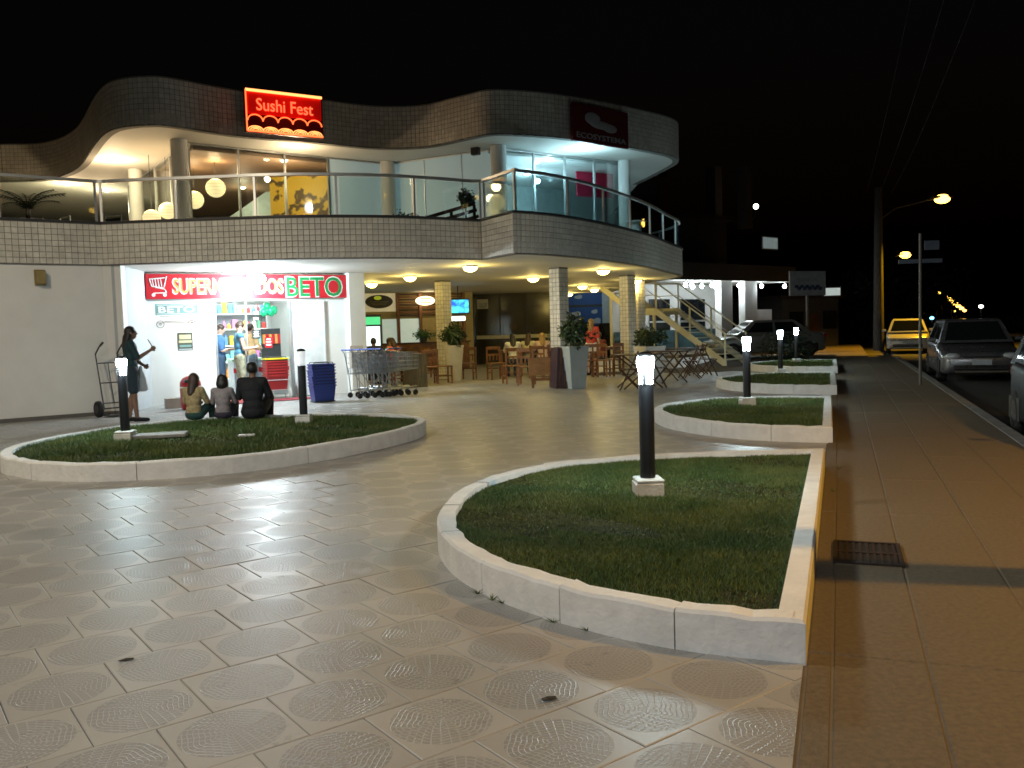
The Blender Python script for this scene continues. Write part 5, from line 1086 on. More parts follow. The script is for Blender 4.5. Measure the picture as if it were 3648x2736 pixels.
for sx in (-.25, .25):
    for sy in (-.17, .17): MB().tube((sx, sy, 0), (sx, sy, .42), .012).build('leg', m_alu, st)
for sy in (-.17, .17): MB().tube((-.25, sy, .42), (.25, sy, .42), .012).tube((-.25, sy, .2), (.25, sy, .2), .01).build('rail', m_alu, st)
for sx in (-.25, .25): MB().tube((sx, -.17, .2), (sx, .17, .2), .01).build('shelf_bar', m_alu, st)
for k in range(6): basket('red plastic shopping basket, %s in the stand' % ('lowest', 'second lowest', 'third lowest', 'third highest', 'second highest', 'highest')[k], (q.x, q.y, .218+k*.06), FA, m_bred, 'red baskets in the stand')
basket('yellow-rimmed dark basket lying on top of the red ones', (q.x, q.y, .218+6*.06), FA, mat('basket_dark', (.04, .05, .02), .4), 'red baskets in the stand', rim=m_byel)
# shopping trolleys
def trolley(label, loc, rz, proto={}):
    if 't' in proto: return dup(proto['t'], label, loc, rz)
    t = thing('shopping_trolley', label, 'trolley', loc, rz, 'shopping trolleys beside the shop'); proto['t'] = t
    m_wire = mat('zinc_wire', (.3, .32, .34), .35, .8, var=.05); mb = MB()
    def cs(y, z): u = (y-.05)/.8; w = .26-.05*u; return w
    rimz = lambda y: .98-.06*(y-.05); botz = lambda y: .52+.08*(y-.05)
    for z_ in (0, .25, .5, .75, 1):
        pts = []
        for y in (.05, .85): z = botz(y)+(rimz(y)-botz(y))*z_; w = cs(y, z)-.03*(1-z_); pts.append((w, y, z))
        r = .007 if z_ in (0, 1) else .0035
        mb.tube(pts[0], pts[1], r, n=5).tube((-pts[0][0], *pts[0][1:]), (-pts[1][0], *pts[1][1:]), r, n=5).tube((-pts[1][0], *pts[1][1:]), pts[1], r, n=5).tube((-pts[0][0], *pts[0][1:]), pts[0], r, n=5)
    for k in range(11):
        y = .05+.08*k; 
        for s in (-1, 1): mb.tube((s*(cs(y, 0)-.03), y, botz(y)), (s*cs(y, 0), y, rimz(y)), .0035, n=5)
        mb.tube((-(cs(y, 0)-.03), y, botz(y)), (cs(y, 0)-.03, y, botz(y)), .0035, n=5)
    for k in range(7): x = -.2+.4*k/6; mb.tube((x*.88, .85, botz(.85)), (x, .85, rimz(.85)), .0035, n=5); mb.tube((x, .05, botz(.05)), (x*1.1, .05, rimz(.05)), .0035, n=5)
    mb.build('wire_basket', m_wire, t)
    for s in (-1, 1): MB().path([(s*.255, -.04, 1.03), (s*.262, .02, .96), (s*.25, .1, .5), (s*.24, .12, .16)], .011, 6).build('upright', m_wire, t); MB().path([(s*.24, .12, .16), (s*.2, .8, .2)], .011, 6).build('base_rail', m_wire, t); MB().tube((s*.22, .45, .18), (s*.2, .2, .52), .008).build('brace', m_wire, t)
    MB().tube((-.262, -.04, 1.035), (.262, -.04, 1.035), .017, n=10).build('handle', mat('handle_blue', (.02, .06, .3), .4), t)
    for (x, y) in ((-.24, .13), (.24, .13), (-.19, .78), (.19, .78)):
        MB().tube((x, y, .1), (x, y, .17), .012).build('fork', m_wire, t); MB().lathe([(.058, -.016), (.06, 0), (.058, .016)], 16, Matrix.Translation((x, y-.02, .062)) @ Matrix.Rotation(PI/2, 4, 'Y')).build('wheel', mat('tyre_rubber', (.014, .014, .015), .85), t)
    return t
c0 = P(757, 862, 0); dirn = Vector((math.cos(FA), math.sin(FA)))
for k in range(5): trolley(('leftmost', 'second', 'middle', 'fourth', 'fifth')[k] + ' shopping trolley of the nested row by the shop wall', (c0.x+dirn.x*.17*k, c0.y+dirn.y*.17*k, .004), FA-PI/2+R(4))
q = P(852, 856, 0); trolley('lone shopping trolley at the right end, turned away from the nested row', (q.x, q.y, .004), R(62))
q = P(812, 858, 0); trolley('shopping trolley parked between the nested row and the lone one', (q.x, q.y, .004), R(-40))
# cardboard on the trolleys
q = DY(757, 752, 19.2); t = thing('open_carton', 'open cardboard carton standing in the trolleys', 'box', (q.x+.1, 19.5, .62), R(20)); MB().bx(-.16, .16, -.12, .12, 0, .36).build('carton', mat('carton', (.4, .34, .26), .8), t); MB().box((0, -.16, .42), (.3, .12, .008), M=Matrix.Rotation(R(15), 4, 'X')).build('flap', mat('carton', (.4, .34, .26), .8), t); MB().box((0, .1, .42), (.3, .008, .14)).build('flap', mat('carton', (.4, .34, .26), .8), t)
# ================================================================== inside the shop
ct = thing('checkout_counter', 'checkout counter with red stripe inside the shop door', 'counter', sh(2.65, 1.4), FA); MB().bx(-.7, .55, -.3, .3, 0, .82).build('body', m_pap, ct); MB().bx(-.72, .57, -.33, -.301, .55, .66).build('stripe', m_red, ct); MB().bx(-.75, .6, -.34, .34, .822, .87).build('top', mat('mint_top', (.4, .62, .5), .4), ct)
cr = thing('cash_register', 'dark cash register on the checkout counter', 'cash register', sh(2.85, 1.45)+Vector((0, 0, .875)), FA); MB().bx(-.18, .18, -.15, .15, 0, .12, bev=.01).build('drawer', m_dark, cr); MB().box((0, .05, .24), (.3, .05, .22), bev=.01).build('display', m_black, cr)
pcol = [(.6, .05, .05), (.75, .5, .05), (.1, .25, .6), (.1, .45, .2), (.7, .68, .62), (.55, .2, .45), (.75, .3, .08), (.2, .55, .6)]
rs = random.Random(4)
def shelf(label, s, y, W, zs, rz, fill='product'):
    t = thing('shelf_unit', label, 'shelf', sh(s, y), FA+rz)
    MB().bx(-W/2, W/2, .28, .3, 0, 2.2).build('back_panel', m_pap, t)
    for sx in (-1, 1): MB().bx(sx*W/2-.015, sx*W/2+.015, -.02, .28, 0, 2.2).build('side_panel', m_alu, t)
    for z in zs: MB().bx(-W/2+.016, W/2-.016, -.02, .279, z, z+.025).build('shelf_board', m_white, t)
    T = Matrix.Translation(sh(s, y)) @ Matrix.Rotation(FA+rz, 4, 'Z'); names = {0: 'bottom', 1: 'second', 2: 'third', 3: 'fourth', 4: 'top'}
    for i, z in enumerate(zs):
        x = -W/2+.06
        while x < W/2-.1:
            w_ = rs.uniform(.07, .14); h_ = rs.uniform(.14, .3); c = rs.randrange(len(pcol)); q_ = T @ Vector((x+w_/2, .09, z+.026))
            mbp = MB()
            if rs.random() < .5: mbp.lathe([(w_*.42, 0), (w_*.45, h_*.1), (w_*.45, h_*.65), (w_*.18, h_*.82), (w_*.16, h_)], 12)
            else: mbp.bx(-w_*.45, w_*.45, -.07, .07, 0, h_, bev=.006)
            tag(mbp.build('grocery_item', mat('product%d' % c, pcol[c], .4), loc=q_, rz=FA+rz), 'packaged grocery standing on a shelf inside the bright shop', 'grocery', 'groceries on the shop shelves')
            x += w_+.02
shelf('tall shelf of groceries on the shop back wall, left of the door view', 1.4, 3.3, 1.3, (.3, .72, 1.14, 1.56, 1.95), 0); shelf('tall shelf of groceries on the shop back wall, right of the door view', 2.75, 3.5, 1.3, (.3, .72, 1.14, 1.56, 1.95), 0)
bg_ = thing('balloon_cluster', 'cluster of green balloons hanging inside the shop door', 'balloons', sh(2.62, .45)+Vector((0, 0, 1.98)), FA)
for k in range(6): MB().ell((rs.uniform(-.16, .16), rs.uniform(-.08, .08), rs.uniform(-.1, .1)), (.085, .085, .105)).build('balloon', mat('balloon_green', (.02, .42, .18), .25), bg_, smooth=True)
MB().tube((0, 0, .1), (0, 0, .72), .004).build('string', m_white, bg_)
rk = thing('snack_rack', 'dark rack of red packets by the till', 'rack', sh(2.78, .9), FA); MB().bx(-.22, .22, .02, .05, .6, 1.55).build('back_board', m_dark, rk); MB().tube((0, .06, 0), (0, .06, 1.5), .02).build('post', m_alu, rk)
for k in range(6): MB().bx(-.2+.068*k, -.142+.068*k, -.06, .018, 1.2, 1.42).build('packet', m_red if k % 2 else m_orange, rk)
# ================================================================== balcony things
# paper globe lanterns
m_globe = emat('paper_globe', (1.0, .74, .38), 1.25)
for (x, y, Y, r, lb) in ((466, 406, 21.3, .235, 'highest round paper lantern hanging upstairs'), (420, 432, 22.0, .23, 'second highest round paper lantern, right of the white column'), (362, 455, 20.6, .2, 'third round paper lantern, left of the white column'), (328, 471, 20.3, .2, 'lowest round paper lantern just above the rail')):
    q = DY(x, y, Y); t = thing('paper_lantern', lb, 'lantern', q, 0, 'paper globe lanterns'); MB().ell((0, 0, 0), (r, r, r*.96), n=24, m=16).build('shade', m_globe, t, smooth=True); MB().tube((0, 0, r*.9), (0, 0, RB-.13-q.z), .006).build('cord', m_dark, t)
    for k in range(5): zz = r*(-.7+.35*k); MB().lathe([(math.sqrt(max(0, r*r-zz*zz))*1.004, zz*.96-.003), (math.sqrt(max(0, r*r-zz*zz))*1.004, zz*.96+.003)], 24, cap=False).build('hoop', mat('hoop_straw', (.5, .38, .2), .7), t)
    lamp('POINT', (0, 0, r+.2), 22, (1, .70, .36), .12, parent=t)
# slatted bench and round shrub behind the rail
q = DY(975, 470, 18.6); bn = thing('slatted_bench', 'dark red slatted lounger with raised back behind the rail', 'bench', (q.x-.1, 18.75, UZ), R(12))
MB_ = mat('lounger_maroon', (.07, .02, .022), .5)
for k in range(4): MB().box((0, 0, 0), (1.35, .06, .07), M=Matrix.Translation((0, .0, .72+.0)) @ Matrix.Rotation(R(-16), 4, 'Y') @ Matrix.Translation((0, 0, -.26+.14*k))).build('back_slat', MB_, bn)
for x in (-.45, .1, .6): MB().box((x, .05, .5+x*.28), (.06, .05, .75)).build('upright', MB_, bn)
MB().box((0, .3, .38), (1.3, .5, .06)).build('seat', MB_, bn)
for x in (-.55, .55): MB().box((x, .3, .175), (.06, .45, .35)).build('leg', MB_, bn)
q = DY(1007, 433, 18.9); t = thing('topiary_ball', 'round clipped shrub in a dark box behind the rail', 'potted plant', (q.x, 18.6, UZ)); MB().box((.05, 0, .3), (.6, .34, .6), R(10)).build('pot', m_dwood, t); MB().tube((0, 0, .58), (0, 0, q.z-UZ), .02).build('stem', m_dwood, t); leaf_cloud('foliage', t, (0, 0, q.z-UZ), (.19, .19, .19), 900, .032, m_leafd, 21)
q = DY(868, 466, 17.6); t = thing('low_shrub', 'low dark shrub peeping over the parapet left of the lounger', 'potted plant', (q.x, 17.95, UZ)); MB().box((0, 0, .2), (.4, .3, .4)).build('pot', m_dark, t); leaf_cloud('foliage', t, (0, 0, q.z-UZ-.08), (.25, .2, .2), 500, .035, m_leafd, 22)
# palm at far left
q = DY(22, 440, 16.6); t = thing('potted_palm', 'dark potted palm on the balcony at the far left', 'palm', (q.x, 17.2, UZ)); MB().lathe([(.2, 0), (.26, .4)], 16).build('pot', m_dark, t); MB().tube((0, 0, .35), (0, 0, 1.0), .05, .04).build('trunk', m_dwood, t)
for k in range(16):
    a = k*2.4; el = random.uniform(.6, 1.35); L_ = random.uniform(.6, .85); mb = MB(); pts = []
    for j in range(7): u = j/6; pts.append(Vector((math.cos(a)*L_*u*math.cos(el*(1-u*.6)), math.sin(a)*L_*u*math.cos(el*(1-u*.6)), .98+L_*u*math.sin(el)-.3*u*u)))
    mb.path([tuple(p) for p in pts], .006, 4)
    for j in range(1, 7):
        for s in (-1, 1):
            for u in (0, .5):
                p = pts[j-1].lerp(pts[j], u); sd = Vector((-math.sin(a), math.cos(a), 0))*s; tip_ = p + sd*.13 + (pts[j]-pts[j-1])*.8 - Vector((0, 0, .05)); n_ = (pts[j]-pts[j-1]).normalized()*.012; mb.add([tuple(p-n_), tuple(p+n_), tuple(tip_)], [(0, 1, 2)])
    mb.build('frond', m_leafd, t)
# tables and chairs seen over the left parapet
for (x, y, lb) in ((70, 470, 'dark cafe chair on the balcony beside the palm'), (160, 470, 'dark cafe chair on the balcony left of the rail corner'), (258, 470, 'dark cafe chair on the balcony right of the rail corner')):
    q = DY(x, y, 18.2); t = thing('cafe_chair', lb, 'chair', (q.x, 18.3, UZ), R(random.uniform(-40, 40)), 'cafe chairs on the balcony'); MB().box((0, 0, .45), (.42, .42, .03), bev=.01).build('seat', m_dark, t)
    MB().path([(-.2, -.2, .0), (-.2, -.24, .92), (.2, -.24, .92), (.2, -.2, 0)], .014).build('back_frame', m_alu, t); MB().box((0, -.235, .72), (.38, .02, .28)).build('backrest', m_dark, t)
    for sx in (-.19, .19): MB().tube((sx, .19, 0), (sx, .19, .44), .013).build('leg', m_alu, t)
for (x, lb) in ((110, 'white clothed cafe table upstairs behind the palm'), (205, 'white clothed cafe table upstairs left of the rail corner')):
    q = DY(x, 470, 19.2); t = thing('cafe_table', lb, 'table', (q.x, 19.4, UZ), 0, 'cafe tables on the balcony'); MB().box((0, 0, .74), (.8, .8, .03)).build('top', m_white, t); MB().tube((0, 0, 0), (0, 0, .725), .04).build('pedestal', m_dark, t); MB().lathe([(.25, 0), (.2, .03)], 16).build('foot', m_dark, t)
# small speaker box under the roof
q = DY(1031, 325, gC0[1]-.05); t = thing('wall_speaker', 'small black speaker fixed high on the pale panels', 'speaker', (q.x, gC0[1]-.02, q.z), R(-25)); MB().bx(-.1, .1, -.16, -.03, -.12, .12, bev=.01).build('cabinet', m_black, t); MB().box((0, .03, 0), (.04, .12, .04)).build('bracket', m_dark, t)
# round white table at the balcony tip
q = DY(1382, 462, 22.6); t = thing('white_bar_table', 'white round bar table near the balcony tip', 'table', (q.x, 23.4, UZ)); MB().lathe([(.3, 1.08), (.3, 1.11)], 24).build('top', m_white, t); MB().lathe([(.16, 0), (.16, 1.078)], 20).build('column', m_white, t)
# ================================================================== cars
m_tyre = mat('tyre_rubber', (.014, .014, .015), .85); m_cglass = mat('car_glass', (.012, .014, .016), .06, var=0, spec=.6); m_chrome = mat('chrome', (.5, .5, .5), .15, .9, var=0); m_lampg = mat('headlamp_glass', (.45, .48, .5), .08, var=.1, spec=.8)
def car(label, loc, rz, paint, L=3.95, Wd=1.68, Hh=1.46, sedan=False, suv=False):
    t = thing('parked_car', label, 'car', loc, rz, 'parked cars')
    belt = .92 if not suv else 1.02; hw = Wd/2; sill = .2 if not suv else .28; hood = belt-.12 if not suv else belt-.05
    def sec(y, w, z0, z1, r=.12, crown=.03):
        pts = []; r = min(r, (z1-z0)/2.2)
        for (sx, zc, a0) in ((1, z0+r*.6, -90), (1, z1-r, 0), (-1, z1-r, 90), (-1, z0+r*.6, 180)):
            rr = r*.6 if a0 in (-90, 180) else r
            for k in range(5):
                a = R(a0+22.5*k); pts.append((sx*(w-rr)+rr*math.cos(a), y, zc+rr*math.sin(a)))
        return pts
    F, B = -L/2, L/2; mb = MB()
    prof = [(F, hw*.72, .34, .56), (F+.06, hw*.86, .24, .66), (F+.2, hw*.95, sill, hood-.1), (F+.5, hw*.985, sill, hood-.03), (F+.95, hw, sill, hood+.02), (F+1.2, hw, sill, belt), (0, hw, sill-.01, belt+.01), (B-1.0, hw, sill, belt+.02), (B-.5, hw*.985, sill, belt+(.02 if sedan else .04)), (B-.15, hw*.94, sill+.02, belt+(-.02 if sedan else .02)), (B-.03, hw*.86, sill+.08, belt-.14), (B, hw*.78, sill+.14, belt-.24)]
    mb.loft([sec(*p) for p in prof]); body = mb.build('body', paint, t, smooth=True)
    cF0, cF1 = F+.92, F+1.55; cB0, cB1 = (B-.55, B-1.15) if sedan else (B-.1, B-.38)
    hb, ht = hw-.05, hw-.24; zt = Hh-.04
    lo = [(-hb, cF0), (hb, cF0), (hb, cB0), (-hb, cB0)]; hi = [(-ht, cF1), (ht, cF1), (ht, cB1), (-ht, cB1)]
    mb = MB(); top = [(x*.9, y*1.0+(.12 if i < 2 else -.12), Hh) for i, (x, y) in enumerate(hi)]
    mb.loft([[(x, y, belt-.02) for x, y in lo], [(x, y, zt) for x, y in hi], top]); mb.build('cabin', paint, t)
    def pane(i, j, u0, u1, v0, v1, nm):
        A, Bq, Cq, D = Vector((*lo[i], belt-.02)), Vector((*lo[j], belt-.02)), Vector((*hi[j], zt)), Vector((*hi[i], zt)); n = (Bq-A).cross(D-A).normalized()*.006
        f = lambda u, v: (A.lerp(Bq, u)).lerp(D.lerp(Cq, u), v)+n
        mbp = MB(); q = [f(u0, v0), f(u1, v0), f(u1, v1), f(u0, v1)]; mbp.add([tuple(p) for p in q], [(0, 1, 2, 3)]); mbp.build(nm, m_cglass, t)
    pane(0, 1, .07, .93, .1, .93, 'windscreen'); pane(2, 3, .08, .92, .2, .9, 'rear_window'); pane(1, 2, .1, .47, .14, .9, 'side_window'); pane(1, 2, .51, .9, .14, .9, 'side_window'); pane(3, 0, .1, .49, .14, .9, 'side_window'); pane(3, 0, .53, .9, .14, .9, 'side_window')
    rw = .3 if not suv else .34
    for sx in (-1, 1):
        for y in (F+.75, B-.72):
            M_ = Matrix.Translation((sx*(hw-.09), y, rw)) @ Matrix.Rotation(PI/2, 4, 'Y'); wh = MB().lathe([(rw*.6, -.1), (rw*.96, -.095), (rw, -.05), (rw, .05), (rw*.96, .095), (rw*.6, .1)], 24, M_).build('wheel', m_tyre, t, smooth=True); MB().lathe([(.03, -.104*1.02), (rw*.58, -.104)], 18, M_).build('rim', m_chrome, wh); MB().lathe([(rw*.58, .104), (.03, .104*1.02)], 18, M_).build('rim', m_chrome, wh)
            MB().box((sx*(hw-.07), y, rw+.06), (.155, rw*2+.1, rw*1.4), bev=.1).build('wheel_arch', m_black, t)
        MB().ell((sx*(hw*.7), F+.075, hood-.2), (.19, .085, .085)).build('headlight', m_lampg, t, smooth=True); MB().box((sx*(hw*.8), B-.06, belt-.12), (.2, .1, .16), bev=.03).build('tail_light', mat('tail_red', (.3, .01, .01), .2), t)
        MB().box((sx*(hw+.08), cF0+.22, belt+.06), (.17, .09, .11), bev=.03).build('mirror', paint, t); MB().box((sx*(hw+.003), 0.05, belt-.12), (.015, .16, .025)).build('door_handle', paint, t)
    MB().box((0, F+.03, hood-.24), (hw*.9, .05, .09), bev=.01).build('grille', m_black, t); MB().box((0, F+.03, .36), (hw*1.35, .06, .13), bev=.02).build('bumper_intake', m_black, t); MB().box((0, F-.004, .47), (.4, .015, .12)).build('number_plate', m_pap, t); MB().box((0, F+.02, .255), (hw*1.3, .05, .03)).build('bumper_lip', m_chrome, t)
    return t
def paint(name, c, r=.28, metal=.3, coat=.4, spec=.5): return mat(name, c, r, metal, var=.03, coat=coat, spec=spec)
srz = -math.atan2(SD.x, SD.y)
q = P(1967, 769, -.25); car('white hatchback lit yellow by the street lamp, parked facing us', (q.x+SD.x*1.95, q.y+SD.y*1.95, -.16), srz-R(3), paint('paint_white', (.6, .6, .58), .3, .1))
c = Vector((S0.x, S0.y)) + SD*20.6 + SN*3.15; car('grey parked hatchback with chrome bumper at the kerb', (c.x, c.y, -.16), srz, paint('paint_darkgrey', (.2, .2, .21), .28, .6, .3), L=4.0)
c = Vector((S0.x, S0.y)) + SD*7.5 + SN*3.04; car('dark car cut off by the right edge of the view', (c.x, c.y, -.16), srz, paint('paint_black', (.006, .006, .007), .5, .0, .0, .12), L=4.2, Hh=1.5)
car('silver saloon parked across behind the staircase', (9.75, 33.6, .0), R(-88), paint('paint_silver', (.34, .34, .32), .3, .5), L=4.35, Wd=1.7, Hh=1.42, sedan=True)
car('black car parked behind the terrace before the blue wall', (4.2, 38.4, 0.0), R(-80), paint('paint_black2', (.01, .01, .014)), L=4.0, Hh=1.5)
# ================================================================== steel staircase
m_steel = mat('stair_paint', (.70, .66, .5), .5, var=.08, bump=.1)
sb = Vector((6.9, 27.9, 0)); rdir = Vector((.75, -.66, 0)).normalized(); sang = math.atan2(-rdir.y, -rdir.x)     # local x climbs
stt = thing('steel_staircase', 'open cream steel staircase with landing climbing to the balcony', 'staircase', sb, sang); WS = 1.45; sl = math.tan(R(35))
Wd_ = -1     # width goes to local -y (to the back right)
def sp_(x): return x*sl if x < 2.57 else (1.8 if x < 3.5 else 1.8+(x-3.5)*sl)
xs_ = [0, 2.57, 3.5, 4.85]
for yy in (0.0, Wd_*WS):
    for a_, b_ in zip(xs_, xs_[1:]):
        za, zb_ = sp_(a_), sp_(b_); mb = MB(); mb.add([(a_, yy-.02, za-.1), (b_, yy-.02, zb_-.1), (b_, yy-.02, zb_+.14), (a_, yy-.02, za+.14), (a_, yy+.02, za-.1), (b_, yy+.02, zb_-.1), (b_, yy+.02, zb_+.14), (a_, yy+.02, za+.14)], [(0, 1, 2, 3), (7, 6, 5, 4), (0, 4, 5, 1), (3, 2, 6, 7), (1, 5, 6, 2), (0, 3, 7, 4)]); mb.build('stringer', m_steel, stt)
        MB().tube((a_, yy, za+1.0), (b_, yy, zb_+1.0), .024).build('handrail', m_steel, stt); MB().tube((a_, yy, za+.58), (b_, yy, zb_+.58), .014).build('mid_rail', m_steel, stt)
    for x in (.04, 1.3, 2.57, 3.5, 4.8): MB().bx(x-.022, x+.022, yy-.022, yy+.022, sp_(x)+.1, sp_(x)+.99).build('baluster', m_steel, stt)
for k in range(10): x = .13+k*.257; MB().bx(x-.13, x+.13, Wd_*WS+.025, -.025, (k+1)*.18-.02, (k+1)*.18+.015).build('tread', m_steel, stt)
MB().bx(2.57, 3.5, Wd_*WS+.025, -.025, 1.78, 1.82).build('landing', m_steel, stt)
for k in range(5): x = 3.63+k*.257; MB().bx(x-.13, x+.13, Wd_*WS+.025, -.025, 1.8+(k+1)*.18-.02, 1.8+(k+1)*.18+.015).build('tread', m_steel, stt)
for yy in (-.0, Wd_*WS): MB().bx(2.62, 2.7, yy-.04, yy+.04, 0, 1.70).build('support_post', m_steel, stt)
# ================================================================== second building with porch bulbs
o2 = Vector((6.6, 34.9)); e2 = Vector((13.2, 40.6)); A2 = math.atan2((e2-o2).y, (e2-o2).x); L2 = (e2-o2).length
b2 = thing('porch_building', 'neighbouring building with brown fascia, white porch pillars and bare bulbs', 'building', (o2.x, o2.y, 0), A2)
def w2(x, y): return on_wall(x, y, o2, A2)
zs = w2(1600, 606)[1]; zf = w2(1600, 572)[1]
m_fasc = mat('brown_fascia', (.06, .048, .04), .7, var=.12)
MB().bx(-.2, L2, 0, 3.4, zs, zs+.08).build('porch_ceiling', m_soffit, b2); MB().bx(-.25, L2+.02, -.12, -.001, zs-.02, zf).build('fascia', m_fasc, b2)
MB().bx(-.2, L2, .0, 3.4, -.02, .12).build('porch_floor', m_conc, b2)
for (xa, xb) in ((1571, 1595), (1622, 1648)):
    s0, s1 = w2(xa, 650)[0], w2(xb, 650)[0]; MB().bx(s0, s1, .3, .62, .12, zs).build('porch_pillar', m_plaster, b2)
s0, s1 = w2(1648, 690)[0], w2(1682, 690)[0]; MB().bx(s0+.02, s1, .35, .5, .12, w2(1660, 668)[1]).build('low_wall', m_plaster, b2)
MB().bx(-.2, L2-.4, 3.2, 3.35, .12, zs).build('back_wall', m_plaster, b2)
for k, (s0, s1) in enumerate(((.3, 1.2), (2.2, 3.6), (4.4, 6.2))): MB().bx(s0, s1, 3.14, 3.19, .2, 2.5).build('dark_window', m_cglass, b2); MB().bx(s0-.05, s1+.05, 3.12, 3.135, 1.45, 1.53).build('window_rail', m_alu, b2)
MB().bx(-.2, L2-.4, 3.10, 3.115, .125, 1.1).build('teal_dado', mat('teal_dado', (.03, .07, .08), .5), b2)
m_bulbE = emat('bulb_cold', (.85, .97, 1.0), 40)
names = ('first porch bulb from the staircase', 'second porch bulb from the staircase', 'porch bulb low behind the stair rail', 'lowest porch bulb seen through the stairs', 'porch bulb left of the first white pillar', 'porch bulb touching the first white pillar', 'small porch bulb deep behind the pillar', 'porch bulb between the white pillars', 'porch bulb right behind the inner pillar', 'porch bulb at the corner pillar', 'outermost porch bulb beside the wave sign')
for k, (x, y) in enumerate(((1481, 607), (1494, 611), (1516, 620), (1497, 634), (1538, 607), (1552, 611), (1546, 624), (1596, 609), (1606, 616), (1645, 609), (1695, 609))):
    dp = (.25, .5, .9, 1.6, .25, .5, 1.2, .28, .8, .25, .2)[k]; od = (o2.x-dp*math.sin(A2), o2.y+dp*math.cos(A2)); s_ = on_wall(x, y, od, A2)[0]; q = (od[0]+math.cos(A2)*s_, od[1]+math.sin(A2)*s_)
    t = thing('porch_bulb', names[k], 'bulb', (q[0], q[1], zs), 0, 'bare bulbs of the porch')
    MB().lathe([(.04, -.06), (.05, 0)], 12).build('socket', m_plaster, t); MB().ell((0, 0, -.2), (.08, .08, .09)).build('bulb', m_bulbE, t, smooth=True); MB().tube((0, 0, -.13), (0, 0, -.06), .02).build('stem', m_plaster, t)
    if k in (0, 2, 4, 7, 9, 10): lamp('POINT', (0, 0, -.4), 34, (.78, .93, 1), .08, parent=t)
# dark upper storeys with a lit window, chimneys and globe lamp
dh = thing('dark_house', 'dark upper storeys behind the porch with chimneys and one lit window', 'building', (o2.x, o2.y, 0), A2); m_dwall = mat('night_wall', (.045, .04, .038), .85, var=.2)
MB().bx(-3.5, L2-.2, 3.5, 10, zs+.09, 6.3).build('upper_wall', m_dwall, dh); MB().bx(-4, L2+.2, 3.1, 10.4, 6.302, 6.5).build('roof', mat('night_roof', (.02, .012, .01), .85), dh); MB().bx(-1.0, 5.2, 5, 9.5, 6.502, 8.4).build('attic_wall', m_dwall, dh); MB().bx(-1.3, 5.5, 4.7, 9.8, 8.402, 8.55).build('attic_roof', mat('night_roof', (.02, .012, .01), .85), dh)
for x in (1545, 1611): s_, z_ = on_wall(x, 360, (o2.x-6*math.sin(A2), o2.y+6*math.cos(A2)), A2); MB().bx(s_-.3, s_+.3, 5.8, 6.4, 6.52, z_+.0).build('chimney', m_dwall, dh)
of_ = (o2.x-3.45*math.sin(A2), o2.y+3.45*math.cos(A2))
(s0, z1), (s1, z0) = on_wall(1648, 512, of_, A2), on_wall(1680, 538, of_, A2)
wf = MB().bx(s0-.06, s1+.06, 3.46, 3.499, z0-.06, z1+.06).build('window_frame', m_alu, dh)
for k in range(3): MB().bx(s0+(s1-s0)*k/3+.02, s0+(s1-s0)*(k+1)/3-.02, 3.44, 3.458, z0, z1).build('lit_pane', emat('window_glow', (.55, .72, .72), .2), wf)
MB().bx(-2, L2-.8, 2.0, 3.48, zs+.1, zs+.25).build('upper_balcony', m_dwall, dh)
(s_, z_) = on_wall(1633, 446, of_, A2); q = (of_[0]+math.cos(A2)*s_, of_[1]+math.sin(A2)*s_, z_); t = thing('globe_lamp', 'round white lamp glowing alone on the dark house', 'lamp', q); MB().ell((0, 0, 0), (.13, .13, .13)).build('globe', emat('globe_white', (1, .96, .85), 14), t, smooth=True); MB().path([(0, 0, -.12), (0, .1, -.4), (.0, .6, -.6)], .02).build('bracket', m_dark, t)
# white wave signboard
q = DY(1744, 612, 33.0); t = thing('wave_signboard', 'white signboard with dark wave line standing right of the porch', 'sign', (q.x, 33.0, 0), R(22)); zc = q.z
MB().bx(-.84, .84, -.04, .04, zc-.46, zc+.46, bev=.01).build('board', mat('board_white', (.34, .33, .35), .5), t); mb = MB()
pts = [(-.62+1.24*k/40, -.05, zc-.16+.07*math.sin(k*PI/4)) for k in range(41)]; mb.path(pts, .045, 6); mb.build('wave', mat('wave_navy', (.03, .04, .08), .5), t); letters('MARESIA', -.55, .45, zc+.06, zc+.2, mat('board_grey', (.2, .2, .22), .5), t, y=-.041, depth=.006)
MB().tube((0, .0, 0), (0, .0, zc-.46), .06).build('post', m_galv, t)
# blue painted wall seen through the terrace
bwall = thing('blue_wall', 'blue painted wall with white cloud shapes seen under the balcony', 'wall', (2.4, 43.6, 0), R(6)); MB().bx(0, 2.25, 0, .15, 0, 3.6).build('blue_face', mat('blue_paint', (.02, .1, .34), .6, var=.1), bwall); MB().bx(2.252, 4.2, .02, .17, 0, 3.6).build('white_face', mat('pale_blue_white', (.55, .65, .68), .6), bwall); MB().bx(0, 2.25, -.03, -.002, 2.35, 2.47).build('dark_band', m_dark, bwall)
for (x, z, w_, h_) in ((.35, 2.75, .18, .14), (1.05, 2.85, .2, .13), (.85, 2.0, .3, .16), (.95, 1.4, .28, .16), (1.9, 1.6, .26, .22), (1.85, 2.1, .16, .14), (2.0, 1.1, .2, .16)): mb = MB(); mb.ell((x, -.001, z), (w_, .004, h_*.7)).ell((x+w_*.4, -.001, z+h_*.4), (w_*.6, .004, h_*.5)); mb.build('cloud_shape', mat('cloud_white', (.5, .58, .62), .6), bwall)
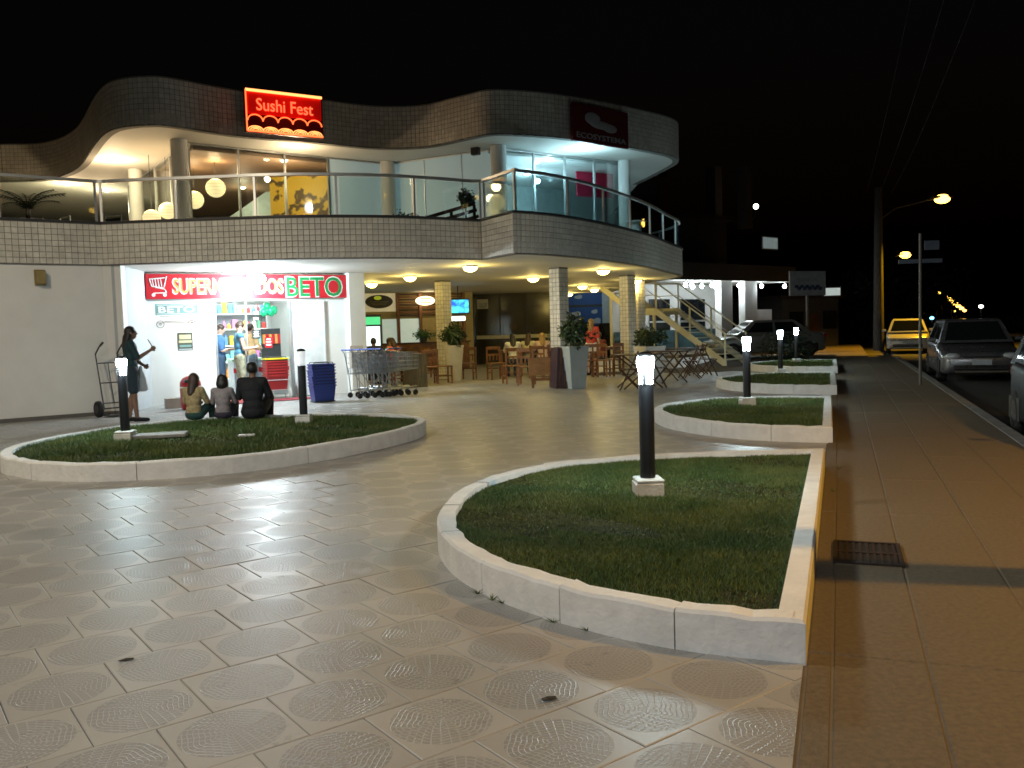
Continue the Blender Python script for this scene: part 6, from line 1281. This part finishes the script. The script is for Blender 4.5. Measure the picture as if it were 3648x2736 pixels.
lt = thing('yard_fill_lamp', 'added cold lamp lighting the blue wall behind the terrace', 'lamp', (4.6, 41.5, 3.4)); MB().box((0, 0, .04), (.3, .12, .06)).build('housing', m_dark, lt); MB().box((0, 0, 0), (.24, .09, .02)).build('lens', m_cold, lt); MB().path([(0, 0, .07), (0, 1.2, .3), (0, 2.1, -.4)], .02).build('bracket', m_dark, lt); lamp('POINT', (0, 0, -.12), 120, (.7, .9, 1), .1, parent=lt)  # lamp and its bracket added to throw cold light on the blue wall
# ================================================================== background on the right
def crown(name, label, p, r, n, size, trunk, seed, m=m_leafd): 
    t = thing(name, label, 'tree' if trunk else 'hedge', p)
    if trunk: 
        MB().tube((0, 0, 0), (.1, 0, trunk), .16, .1).build('trunk', m_dwood, t)
        for k in range(4): a = k*1.6; MB().tube((.1, 0, trunk*.9), (r[0]*.5*math.cos(a), r[1]*.5*math.sin(a), trunk+r[2]*.7), .07, .03).build('limb', m_dwood, t)
    leaf_cloud('crown' if trunk else 'foliage', t, (0, 0, trunk+r[2]*.8), r, n, size, m, seed); return t
q = P(1752, 790, 0); crown('hedge_bush', 'dark rounded bush behind the farthest bollard', (q.x, q.y+2.2, 0), (.8, .7, .6), 1200, .06, 0, 31)
for (x, Y, h, r, lb, sd) in ((2000, 62, 2.2, (2.6, 2.4, 1.9), 'dark street tree beyond the parked hatchback', 41), (1885, 58, 2.4, (2.2, 2.2, 1.8), 'dark tree behind the utility pole', 42), (2050, 90, 2.4, (3.2, 3, 2.2), 'dark tree under the distant row of lamps', 43)):
    q = DY(x, 700, Y); crown('street_tree', lb, (q.x, Y, -.3), r, 1600, .16, h, sd)
def house(label, xl, xr, Y, zt, pane=None, rz=R(18)):
    a = DY(xl, 690, Y); b = DY(xr, 690, Y); W = b.x-a.x; t = thing('dark_building', label, 'building', (a.x, Y, -.35), rz); MB().bx(0, W, 0, 6, 0, zt).build('wall', m_dwall, t); MB().bx(-.3, W+.3, -.3, 6.3, zt+.002, zt+.2).build('roof', mat('night_roof', (.02, .012, .01), .85), t)
    MB().bx(W*.4, W*.4+.9, -.03, -.002, 0, 2.1).build('door', m_dwood, t)
    for k in range(2): MB().bx(W*(.12+.6*k), W*(.12+.6*k)+.9, -.04, -.002, 1.2, 2.2).build('window', m_cglass, t)
    return t
house('low dark wall-like building behind the farthest lawn bed', 1690, 1835, 48, 2.9); house('dark house beyond the utility pole', 1800, 1960, 62, 4.0)
q = DY(1816, 628, 46); t = thing('lit_window_box', 'small lit kiosk window glowing white right of the wave sign', 'window', (q.x, 47.2, q.z)); MB().box((0, 0, 0), (.85, .05, .4)).build('pane', emat('kiosk_glow', (.75, .9, .88), .45), t); MB().box((0, .04, 0), (1.0, .04, .55)).build('frame', m_dark, t)
def far_lamp(label, x, y, Y, r, col, es_):
    q = DY(x, y, Y); t = thing('distant_lamp', label, 'lamp', (q.x, Y, 0), 0); MB().tube((0, 0, -.3), (0, 0, q.z), .06).build('post', m_galv, t); MB().ell((0, 0, q.z), (r, r, r*.8)).build('lens', emat('far'+label[:9], col, es_), t, smooth=True)
far_lamp('bluish shop light glowing far down the street', 2013, 687, 95, .22, (.15, .6, 1), 6); far_lamp('white lamp alone far down the street at right', 2119, 662, 120, .28, (1, .95, .85), 10); far_lamp('tiny amber light far down the street', 2062, 672, 140, .16, (1, .6, .1), 6)
